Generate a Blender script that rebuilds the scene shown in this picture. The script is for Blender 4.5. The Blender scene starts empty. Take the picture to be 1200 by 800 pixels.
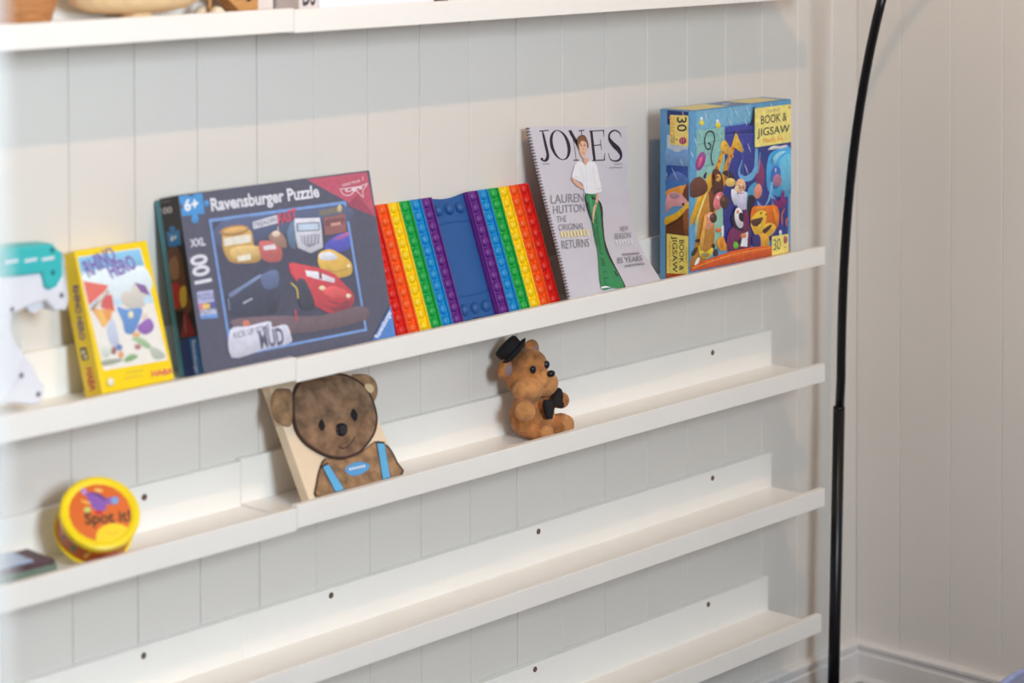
import bpy, bmesh, math, random
from mathutils import Vector, Matrix
random.seed(7)
scene = bpy.context.scene
C = scene.collection

# ------------------------------------------------------------------ camera, world, lights, exposure
cam_data = bpy.data.cameras.new('camera')
cam = bpy.data.objects.new('camera', cam_data)
C.objects.link(cam)
CAM_R = Vector((0.678855, -0.734268, -0.002502)); CAM_U = Vector((0.024100, 0.018875, 0.999531)); CAM_F = Vector((0.733876, 0.678597, -0.030509))
mw = Matrix.Identity(4)
for i in range(3):
    mw[i][0] = CAM_R[i]; mw[i][1] = CAM_U[i]; mw[i][2] = -CAM_F[i]
mw.translation = Vector((-3.353763, -2.282353, 1.40))
cam.matrix_world = mw
cam_data.sensor_width = 36.0
cam_data.lens = 36.0 * 2701.4 / 1200.0
cam_data.shift_y = -458.86 / 1200.0
cam_data.clip_start = 0.05
cam_data.dof.use_dof = True
cam_data.dof.focus_distance = 3.38
cam_data.dof.aperture_fstop = 3.1
scene.camera = cam

world = bpy.data.worlds.new('daylight_sky')
scene.world = world
world.use_nodes = True
wb = world.node_tree.nodes['Background']
wb.inputs[0].default_value = (0.62, 0.78, 1.0, 1)
wb.inputs[1].default_value = 1.2

def area(name, loc, rot, sx, sy, power, col):
    l = bpy.data.lights.new(name, 'AREA'); l.shape = 'RECTANGLE'; l.size = sx; l.size_y = sy; l.energy = power; l.color = col
    o = bpy.data.objects.new(name, l); C.objects.link(o); o.location = loc; o.rotation_euler = rot
    return o
# daylight coming in through the window of the front wall
WIN_X0, WIN_X1, WIN_Z0, WIN_Z1, FRONT_Y = -2.62, -1.86, 1.25, 2.25, -3.0
area('window_daylight', ((WIN_X0 + WIN_X1) / 2, FRONT_Y - 0.10, (WIN_Z0 + WIN_Z1) / 2), (math.radians(90), 0, 0), WIN_X1 - WIN_X0, WIN_Z1 - WIN_Z0, 101.0, (0.76, 0.90, 1.0))
# the warm ceiling downlight of the room
dl = bpy.data.lights.new('ceiling_downlight', 'SPOT'); dl.energy = 39.0; dl.color = (1.0, 0.62, 0.34); dl.shadow_soft_size = 0.022; dl.spot_size = math.radians(165); dl.spot_blend = 0.25
dlo = bpy.data.objects.new('ceiling_downlight', dl); C.objects.link(dlo); dlo.location = (-1.410, -1.302, 2.469)
# added fill light in the unseen hall, brightens the jamb and the left side
hl = bpy.data.lights.new('hall_fill_light', 'POINT'); hl.energy = 9.0; hl.color = (0.86, 0.93, 1.0); hl.shadow_soft_size = 0.06
hlo = bpy.data.objects.new('hall_fill_light', hl); C.objects.link(hlo); hlo.location = (-3.6, -2.9, 2.35)

scene.view_settings.view_transform = 'Standard'
scene.view_settings.look = 'None'
scene.view_settings.gamma = 1.0
scene.view_settings.use_curve_mapping = False
scene.view_settings.exposure = 0.04

# ------------------------------------------------------------------ materials
def lin(c):
    def f(x):
        x = x / 255.0
        return x / 12.92 if x <= 0.04045 else ((x + 0.055) / 1.055) ** 2.4
    return (f(c[0]), f(c[1]), f(c[2]), 1.0)

def mat(name, col, rough=0.5, var=0.04, scale=30.0, bump=0.0, bscale=200.0, spec=0.5, metal=0.0, sheen=0.0, stretch=None):
    m = bpy.data.materials.new(name); m.use_nodes = True
    nt = m.node_tree; b = nt.nodes['Principled BSDF']
    c = lin(col)
    tc = nt.nodes.new('ShaderNodeTexCoord')
    vec = tc.outputs['Object']
    if stretch:
        mp = nt.nodes.new('ShaderNodeMapping'); mp.inputs['Scale'].default_value = stretch
        nt.links.new(vec, mp.inputs[0]); vec = mp.outputs[0]
    n = nt.nodes.new('ShaderNodeTexNoise'); n.inputs['Scale'].default_value = scale; n.inputs['Detail'].default_value = 4
    nt.links.new(vec, n.inputs['Vector'])
    r = nt.nodes.new('ShaderNodeMixRGB'); r.blend_type = 'MIX'
    r.inputs[1].default_value = tuple(max(0, x * (1 - var)) for x in c[:3]) + (1,)
    r.inputs[2].default_value = tuple(min(1, x * (1 + var)) for x in c[:3]) + (1,)
    mr = nt.nodes.new('ShaderNodeMapRange'); mr.inputs[1].default_value = 0.32; mr.inputs[2].default_value = 0.68
    nt.links.new(n.outputs['Fac'], mr.inputs[0]); nt.links.new(mr.outputs[0], r.inputs[0]); nt.links.new(r.outputs[0], b.inputs['Base Color'])
    b.inputs['Roughness'].default_value = rough; b.inputs['Metallic'].default_value = metal
    b.inputs['Specular IOR Level'].default_value = spec
    if sheen: b.inputs['Sheen Weight'].default_value = sheen
    if bump:
        n2 = nt.nodes.new('ShaderNodeTexNoise'); n2.inputs['Scale'].default_value = bscale; n2.inputs['Detail'].default_value = 3
        nt.links.new(vec, n2.inputs['Vector'])
        bp = nt.nodes.new('ShaderNodeBump'); bp.inputs['Strength'].default_value = bump; bp.inputs['Distance'].default_value = 0.002
        nt.links.new(n2.outputs['Fac'], bp.inputs['Height']); nt.links.new(bp.outputs[0], b.inputs['Normal'])
    return m

def print_mat(name, rough, spec=0.5, mottle=0.03):
    m = bpy.data.materials.new(name); m.use_nodes = True
    nt = m.node_tree; b = nt.nodes['Principled BSDF']
    a = nt.nodes.new('ShaderNodeAttribute'); a.attribute_name = 'ink'
    tc = nt.nodes.new('ShaderNodeTexCoord'); n = nt.nodes.new('ShaderNodeTexNoise'); n.inputs['Scale'].default_value = 110; n.inputs['Detail'].default_value = 3
    nt.links.new(tc.outputs['Object'], n.inputs['Vector'])
    mr = nt.nodes.new('ShaderNodeMapRange'); mr.inputs[1].default_value = 0.25; mr.inputs[2].default_value = 0.75; mr.inputs[3].default_value = 1.0 - mottle; mr.inputs[4].default_value = 1.0 + mottle
    nt.links.new(n.outputs['Fac'], mr.inputs[0])
    mx = nt.nodes.new('ShaderNodeVectorMath'); mx.operation = 'SCALE'
    nt.links.new(a.outputs['Color'], mx.inputs[0]); nt.links.new(mr.outputs[0], mx.inputs['Scale']); nt.links.new(mx.outputs[0], b.inputs['Base Color'])
    b.inputs['Roughness'].default_value = rough; b.inputs['Specular IOR Level'].default_value = spec
    return m

M = dict(
    wall=mat('white_wall_paint', (227, 221, 214), 0.45, 0.015, 3, 0.05, 60),
    gap=mat('shadow_gap_paint', (196, 188, 180), 0.8),
    ledge=mat('white_ledge_lacquer', (248, 244, 238), 0.35, 0.012, 6, 0.03, 40),
    trim=mat('white_trim_gloss', (230, 226, 224), 0.3, 0.02, 8),
    ceiling=mat('ceiling_paint', (180, 174, 168), 0.8),
    far_wall=mat('bounce_tint_wall_paint', (138, 108, 88), 0.7),  # invented colour for the unseen walls, picked to dim and warm the bounce light
    floor=mat('grey_floor_laminate', (96, 86, 80), 0.5, 0.15, 4, stretch=(2, 30, 2)),
    screw=mat('brass_screw_head', (120, 92, 80), 0.4, 0.1, metal=0.6),
    hole=mat('dark_recess', (60, 46, 42), 0.8),
    lamp=mat('black_lamp_metal', (14, 13, 18), 0.32, 0.05, spec=0.4),
    teal_board=mat('teal_box_board', (78, 156, 178), 0.5),
    puzzle_lid=mat('dark_puzzle_lid_board', (84, 86, 104), 0.35),
    yellow=mat('yellow_box_board', (248, 212, 16), 0.4, 0.02),
    jig=mat('blue_jigsaw_board', (98, 156, 204), 0.4),
    paper=mat('white_cover_paper', (206, 202, 212), 0.28, 0.02),
    wire=mat('maroon_coil_wire', (62, 20, 36), 0.4),
    tin_y=mat('yellow_tin_lacquer', (252, 222, 12), 0.3, 0.02),
    tin_o=mat('orange_tin_wrap', (206, 88, 26), 0.35, 0.04),
    teal=mat('teal_plastic', (62, 190, 192), 0.4, 0.02),
    gun_white=mat('white_toy_plastic', (232, 232, 240), 0.4, 0.02),
    gun_dark=mat('dark_screw_recess', (110, 104, 122), 0.5),
    teal_dark=mat('dark_teal_recess', (28, 120, 130), 0.5),
    cream=mat('cream_board_book', (240, 216, 186), 0.5, 0.03),
    fur=mat('brown_book_fur', (138, 106, 80), 0.9, 0.42, 60, 0.7, 420, sheen=0.1),
    fur_ear=mat('warm_brown_book_fur', (158, 122, 88), 0.9, 0.38, 70, 0.7, 420, sheen=0.1),
    outline=mat('dark_brown_outline_felt', (70, 46, 40), 0.9),
    beige=mat('beige_inner_ear', (220, 192, 150), 0.9),
    black=mat('black_felt', (24, 20, 24), 0.9, 0.1),
    gloss_black=mat('glossy_black_bead', (20, 20, 34), 0.15),
    strap=mat('light_blue_strap', (98, 178, 226), 0.7, 0.05),
    badge=mat('blue_badge', (92, 164, 220), 0.6, 0.05),
    plush=mat('caramel_plush', (178, 116, 64), 0.95, 0.36, 70, 0.7, 420, sheen=0.12),
    plush_pale=mat('pale_caramel_plush', (198, 138, 84), 0.95, 0.26, 70, 0.7, 420, sheen=0.12),
    plush_ear=mat('grey_mauve_inner_ear', (150, 122, 120), 0.95),
    eye=mat('glossy_dark_bead', (26, 30, 44), 0.12),
    wood=mat('honey_turned_wood', (196, 134, 82), 0.45, 0.25, 12, stretch=(4, 4, 60)),
    beech=mat('pale_beech_wood', (240, 206, 160), 0.5, 0.08, 10, stretch=(4, 30, 4)),
    toy_wood=mat('oiled_toy_wood', (198, 146, 88), 0.5, 0.2, 14, stretch=(6, 6, 30)),
    bead=mat('ivory_bead', (236, 222, 196), 0.4),
    white_card=mat('glossy_white_card', (244, 242, 250), 0.4),
    olive=mat('olive_gap_shade', (98, 86, 66), 0.7),
    dark_cloth=mat('dark_cloth_board', (70, 52, 56), 0.7),
    spine=mat('off_white_spine', (226, 216, 212), 0.6),
    pouf=mat('pale_blue_woven_fabric', (150, 160, 200), 0.9, 0.1, 60, 0.4, 300),
    card_green=mat('grey_green_card', (112, 128, 112), 0.5, 0.2, 60),
    card_dark=mat('plum_card', (92, 66, 74), 0.5, 0.3, 60),
    highlight_blue=mat('pale_blue_highlight', (178, 196, 226), 0.5, 0.2, 60),
    jamb=mat('white_door_jamb_paint', (190, 184, 180), 0.4),
    gold=mat('red_orange_silicone', (228, 60, 22), 0.45),
    print_matte=print_mat('printed_paper', 0.32),
    print_gloss=print_mat('printed_glossy_board', 0.24, 0.6),
    print_art=print_mat('printed_illustration', 0.26, 0.6, 0.16),
    print_glare=print_mat('printed_board_glare_lifted', 0.34, 1.0, 0.10),
)
POP = dict(red=(222, 34, 22), orange=(244, 92, 22), yellow=(248, 210, 12), green=(24, 168, 72), cyan=(20, 142, 206), purple=(104, 40, 136), navy=(34, 88, 152))
for k, v in POP.items():
    M['pop_' + k] = mat(k + '_silicone', v, 0.5, 0.03)

# ------------------------------------------------------------------ helpers
def link(name, me, parent=None, m=None, smooth=False):
    o = bpy.data.objects.new(name, me); C.objects.link(o)
    if parent is not None: o.parent = parent
    if m is not None and len(me.materials) == 0: me.materials.append(m)
    if smooth:
        for p in me.polygons: p.use_smooth = True
    return o

def obj(name, bm, m, parent=None, smooth=False):
    me = bpy.data.meshes.new(name); bm.normal_update(); bm.to_mesh(me); bm.free()
    return link(name, me, parent, m, smooth)

def auto_smooth(o, deg=40):
    for e in o.data.edges: pass
    o.data.shade_smooth() if hasattr(o.data, 'shade_smooth') else None
    o.data.set_sharp_from_angle(angle=math.radians(deg))
    return o

def thing(name, label, cat, loc=(0, 0, 0), group=None, frame=None):
    o = bpy.data.objects.new(name, None); C.objects.link(o); o.empty_display_size = 0.02
    if frame:
        m4 = Matrix.Identity(4)
        for i in range(3):
            m4[i][0] = frame['u'][i]; m4[i][1] = frame['v'][i]; m4[i][2] = frame['w'][i]; m4[i][3] = frame['o'][i]
        o.matrix_world = m4
    else:
        o.location = loc
    o['label'] = label; o['category'] = cat
    if group: o['group'] = group
    return o

def structure(o):
    o['kind'] = 'structure'; return o

def box(bm, x0, x1, y0, y1, z0, z1, bevel=0.0, seg=2):
    r = bmesh.ops.create_cube(bm, size=1.0)
    vs = r['verts']
    for v in vs:
        v.co = Vector((x0 + (v.co.x + .5) * (x1 - x0), y0 + (v.co.y + .5) * (y1 - y0), z0 + (v.co.z + .5) * (z1 - z0)))
    if bevel:
        es = list({e for v in vs for e in v.link_edges})
        bmesh.ops.bevel(bm, geom=es, offset=bevel, segments=seg, profile=0.5, affect='EDGES')
    return bm

def nb(): return bmesh.new()

def ellipsoid(bm, c, r, sub=3, rot=None):
    res = bmesh.ops.create_icosphere(bm, subdivisions=sub, radius=1.0)
    m3 = Matrix.Diagonal(Vector(r))
    if rot is not None: m3 = rot.to_3x3() @ m3
    for v in res['verts']: v.co = m3 @ v.co + Vector(c)
    return bm

def lathe(bm, prof, seg=48):
    rings = []
    for (r, z) in prof:
        if r < 1e-6: rings.append([bm.verts.new((0, 0, z))])
        else: rings.append([bm.verts.new((r * math.cos(2 * math.pi * k / seg), r * math.sin(2 * math.pi * k / seg), z)) for k in range(seg)])
    for a, b in zip(rings, rings[1:]):
        for k in range(seg):
            k2 = (k + 1) % seg
            if len(a) == 1 and len(b) == 1: continue
            if len(a) == 1: bm.faces.new((a[0], b[k2], b[k]))
            elif len(b) == 1: bm.faces.new((a[k], a[k2], b[0]))
            else: bm.faces.new((a[k], a[k2], b[k2], b[k]))
    bmesh.ops.recalc_face_normals(bm, faces=bm.faces[:])
    return bm

def tube(bm, pts, radii, seg=16, caps=True):
    pts = [Vector(p) for p in pts]
    if not isinstance(radii, (list, tuple)): radii = [radii] * len(pts)
    rings = []; ref = Vector((0.3, 0.9, 0.1)).normalized()
    for i, p in enumerate(pts):
        t = (pts[min(i + 1, len(pts) - 1)] - pts[max(i - 1, 0)]).normalized()
        a = t.cross(ref).normalized(); b = t.cross(a)
        rings.append([bm.verts.new(p + (a * math.cos(2 * math.pi * k / seg) + b * math.sin(2 * math.pi * k / seg)) * radii[i]) for k in range(seg)])
    for r0, r1 in zip(rings, rings[1:]):
        for k in range(seg):
            bm.faces.new((r0[k], r0[(k + 1) % seg], r1[(k + 1) % seg], r1[k]))
    if caps:
        bm.faces.new(rings[0][::-1]); bm.faces.new(rings[-1])
    bmesh.ops.recalc_face_normals(bm, faces=bm.faces[:])
    return bm

def prism(bm, pts, w0, w1, bevel=0.0, seg=2):
    """outline in (u, v), extruded from w0 to w1"""
    vs = [bm.verts.new((p[0], p[1], w0)) for p in pts]
    f = bm.faces.new(vs)
    r = bmesh.ops.extrude_face_region(bm, geom=[f])
    for e in r['geom']:
        if isinstance(e, bmesh.types.BMVert): e.co.z = w1
    bmesh.ops.recalc_face_normals(bm, faces=bm.faces[:])
    if bevel:
        es = [e for e in bm.edges if abs(e.verts[0].co.z - e.verts[1].co.z) < 1e-7]
        bmesh.ops.bevel(bm, geom=es, offset=bevel, segments=seg, profile=0.5, affect='EDGES')
    return bm

def smooth_loop(P, n=5, closed=True):
    out = []; L = len(P)
    rng = range(L) if closed else range(L - 1)
    for i in rng:
        if closed: a, b, c, d = P[i - 1], P[i], P[(i + 1) % L], P[(i + 2) % L]
        else: a, b, c, d = P[max(i - 1, 0)], P[i], P[i + 1], P[min(i + 2, L - 1)]
        for k in range(n):
            t = k / n
            out.append(tuple(.5 * (2 * b[j] + (c[j] - a[j]) * t + (2 * a[j] - 5 * b[j] + 4 * c[j] - d[j]) * t * t + (3 * b[j] - a[j] - 3 * c[j] + d[j]) * t ** 3) for j in range(2)))
    if not closed: out.append(tuple(P[-1]))
    return out

def dome(bm, pts, w0, h, rings=6):
    """a padded shape: outline at w0 bulging outwards to w0 + h"""
    n = len(pts); cx = sum(p[0] for p in pts) / n; cy = sum(p[1] for p in pts) / n
    prev = [bm.verts.new((p[0], p[1], w0)) for p in pts]
    first = prev
    for k in range(1, rings + 1):
        s = math.cos(k / (rings + 1) * math.pi / 2) ** 0.7; z = w0 + h * math.sin(k / (rings + 1) * math.pi / 2)
        cur = [bm.verts.new((cx + (p[0] - cx) * s, cy + (p[1] - cy) * s, z)) for p in pts]
        for i in range(n): bm.faces.new((prev[i], prev[(i + 1) % n], cur[(i + 1) % n], cur[i]))
        prev = cur
    top = bm.verts.new((cx, cy, w0 + h))
    for i in range(n): bm.faces.new((prev[i], prev[(i + 1) % n], top))
    bm.faces.new(first[::-1])
    bmesh.ops.recalc_face_normals(bm, faces=bm.faces[:])
    return bm

# flat print: every shape of a cover is laid as a hair-thin ink layer on the face it is printed on
_glyphs = {}
def glyph_mesh(text, bold):
    key = (text, bold)
    if key not in _glyphs:
        cu = bpy.data.curves.new('lettering_source', 'FONT'); cu.body = text; cu.size = 1.0; cu.offset = (0.0, 0.012, 0.03)[bold]; cu.resolution_u = 3
        o = bpy.data.objects.new('lettering_source', cu); C.objects.link(o)
        dg = bpy.context.evaluated_depsgraph_get(); dg.update()
        me = bpy.data.meshes.new_from_object(o.evaluated_get(dg))
        vs = [(v.co.x, v.co.y) for v in me.vertices]; fs = [tuple(p.vertices) for p in me.polygons]
        C.objects.unlink(o); bpy.data.objects.remove(o); bpy.data.curves.remove(cu); bpy.data.meshes.remove(me)
        _glyphs[key] = (vs, fs)
    return _glyphs[key]

def stroke_poly(P, ws, n=4):
    pts = [(p[0], p[1]) for p in P]
    if len(pts) > 2:
        q = smooth_loop(pts, n, False)
        wq = []
        for i in range(len(pts) - 1):
            for k in range(n): wq.append(ws[i] + (ws[i + 1] - ws[i]) * k / n)
        wq.append(ws[-1])
    else: q, wq = pts, list(ws)
    quads = []; L = []; R = []
    for i, p in enumerate(q):
        a = q[max(i - 1, 0)]; b = q[min(i + 1, len(q) - 1)]
        dx, dy = b[0] - a[0], b[1] - a[1]; d = math.hypot(dx, dy) or 1
        nx, ny = -dy / d * wq[i] / 2, dx / d * wq[i] / 2
        L.append((p[0] + nx, p[1] + ny)); R.append((p[0] - nx, p[1] - ny))
    return [[L[i], L[i + 1], R[i + 1], R[i]] for i in range(len(q) - 1)]

def printed(name, items, material, parent, clip=None, step=0.00002, mapper=None, cuts=None, w0=0.0002, bg=None, tone=0.0, lift=None):
    bm = nb(); lay = bm.loops.layers.float_color.new('ink')
    zi = 0
    def face(pts, col, z):
        if len(pts) < 3: return
        vs = [bm.verts.new((p[0], p[1], z)) for p in pts]
        f = bm.faces.new(vs)
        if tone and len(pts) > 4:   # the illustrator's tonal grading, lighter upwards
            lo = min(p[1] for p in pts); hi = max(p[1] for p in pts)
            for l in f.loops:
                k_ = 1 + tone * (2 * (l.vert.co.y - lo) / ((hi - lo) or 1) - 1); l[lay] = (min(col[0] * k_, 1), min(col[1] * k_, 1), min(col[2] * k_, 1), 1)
        else:
            for l in f.loops: l[lay] = col
    L = ([['p', bg[0]] + bg[1]] if bg else []) + items
    for it in L:
        k = it[0]; col = lin(it[1]); zi += 1; z = w0 + zi * step
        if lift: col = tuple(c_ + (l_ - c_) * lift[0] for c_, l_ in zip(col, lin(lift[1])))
        if k == 'p': face(it[2:], col, z)
        elif k == 's': face(smooth_loop(it[2:], 4), col, z)
        elif k == 'e':
            c, a, b = it[2:5]
            face([(c[0] + a[0] * math.cos(t) + b[0] * math.sin(t), c[1] + a[1] * math.cos(t) + b[1] * math.sin(t)) for t in [2 * math.pi * i / 20 for i in range(20)]], col, z)
        elif k == 'l':
            for q in stroke_poly(it[3:], it[2]): face(q, col, z)
        elif k == 'r':
            o, i_ = it[2], it[3]; n = len(o)
            for j in range(n): face([o[j], o[(j + 1) % n], i_[(j + 1) % n], i_[j]], col, z)
        elif k == 't':
            text, p0, p1, h, bold = it[2:7]
            vs, fs = glyph_mesh(text, bold)
            if not vs: continue
            x0 = min(v[0] for v in vs); x1 = max(v[0] for v in vs)
            cap = 0.73 if any(ch.isupper() or ch.isdigit() for ch in text) else 0.55
            X = (p1[0] - p0[0], p1[1] - p0[1]); Y = (h[0] - p0[0], h[1] - p0[1])
            T = []
            for v in vs:
                a = (v[0] - x0) / (x1 - x0); b = v[1] / cap
                T.append(bm.verts.new((p0[0] + X[0] * a + Y[0] * b, p0[1] + X[1] * a + Y[1] * b, z)))
            for f_ in fs:
                try: f = bm.faces.new([T[i] for i in f_])
                except ValueError: continue
                for l in f.loops: l[lay] = col
    def bis(co, no, clear):
        bmesh.ops.bisect_plane(bm, geom=bm.verts[:] + bm.edges[:] + bm.faces[:], dist=1e-7, plane_co=co, plane_no=no, clear_outer=clear)
    if clip:
        u0, u1, v0, v1 = clip
        bis((u1, 0, 0), (1, 0, 0), True); bis((u0, 0, 0), (-1, 0, 0), True); bis((0, v1, 0), (0, 1, 0), True); bis((0, v0, 0), (0, -1, 0), True)
    if cuts:
        for a in cuts[0]: bis((a, 0, 0), (1, 0, 0), False)
        for b in cuts[1]: bis((0, b, 0), (0, 1, 0), False)
    # ink faces the viewer
    for f in bm.faces:
        f.normal_update()
        if f.normal.z < 0: f.normal_flip()
    if mapper:
        for v in bm.verts: v.co = mapper(v.co.x, v.co.y, v.co.z)
    return obj(name, bm, material, parent)

# ------------------------------------------------------------------ baked measurements and cover drawings
FRAMES={"puz":{"o":[-1.5501,-.0995,.7932],
"u":[1.0,.0,.0],
"v":[.0,.21373,.976893],
"w":[.0,-.976893,.21373],
"W":.3261,"H":.2233},"pop":{"o":[-1.1883,-.0762,.7861],
"u":[1.0,.0,.0],
"v":[.0,.351353,.936243],
"w":[.0,-.936243,.351353],
"W":.3226,"H":.1815},"yel":{"o":[-1.6964,-.0894,.7933],
"u":[1.0,.0,.0],
"v":[.0,.306264,.951947],
"w":[.0,-.951947,.306264],
"W":.1095,"H":.1732},"bear":{"o":[-1.3808,-.1055,.6011],
"u":[1.0,.0,.0],
"v":[.0,.494054,.869431],
"w":[.0,-.869431,.494054],
"W":.1742,"H":.1529},"jig":{"o":[-.6027,-.105,.7825],
"u":[1.0,.0,.0],
"v":[.0,.0,1.0],
"w":[.0,-1.0,.0],
"W":.2627,"H":.2639},"tin":{"o":[-1.7111,-.105,.6584],
"u":[.9294,-.369,.0],
"v":[.251231,.632731,.732485],
"w":[-.270311,-.680783,.680783],
"W":.0,"H":.0},"gun":{"o":[-1.84,-.078,.7825],
"u":[1.0,.0,.0],
"v":[.0,.0,1.0],
"w":[.0,-1.0,.0],
"W":.1,"H":.2},"mag":{"L":[[-.1085,.783],[-.0998,.8106],[-.0911,.8382],[-.082,.866],[-.0722,.8942],[-.062,.9225],[-.052,.951],[-.0426,.9795],[-.0335,1.0081],[-.0244,1.0367],[-.0244,1.0367]],
"R":[[-.1085,.7835],[-.1058,.7885],[-.1032,.7936],[-.098,.801],[-.0883,.8114],[-.0761,.8243],[-.065,.84],[-.0558,.8578],[-.0476,.8786],[-.0415,.905],[-.0384,.94],[-.0373,.9807],[-.0362,1.0214],[-.0362,1.0214]],
"X0":-.8768,"X1":-.668}}
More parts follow.
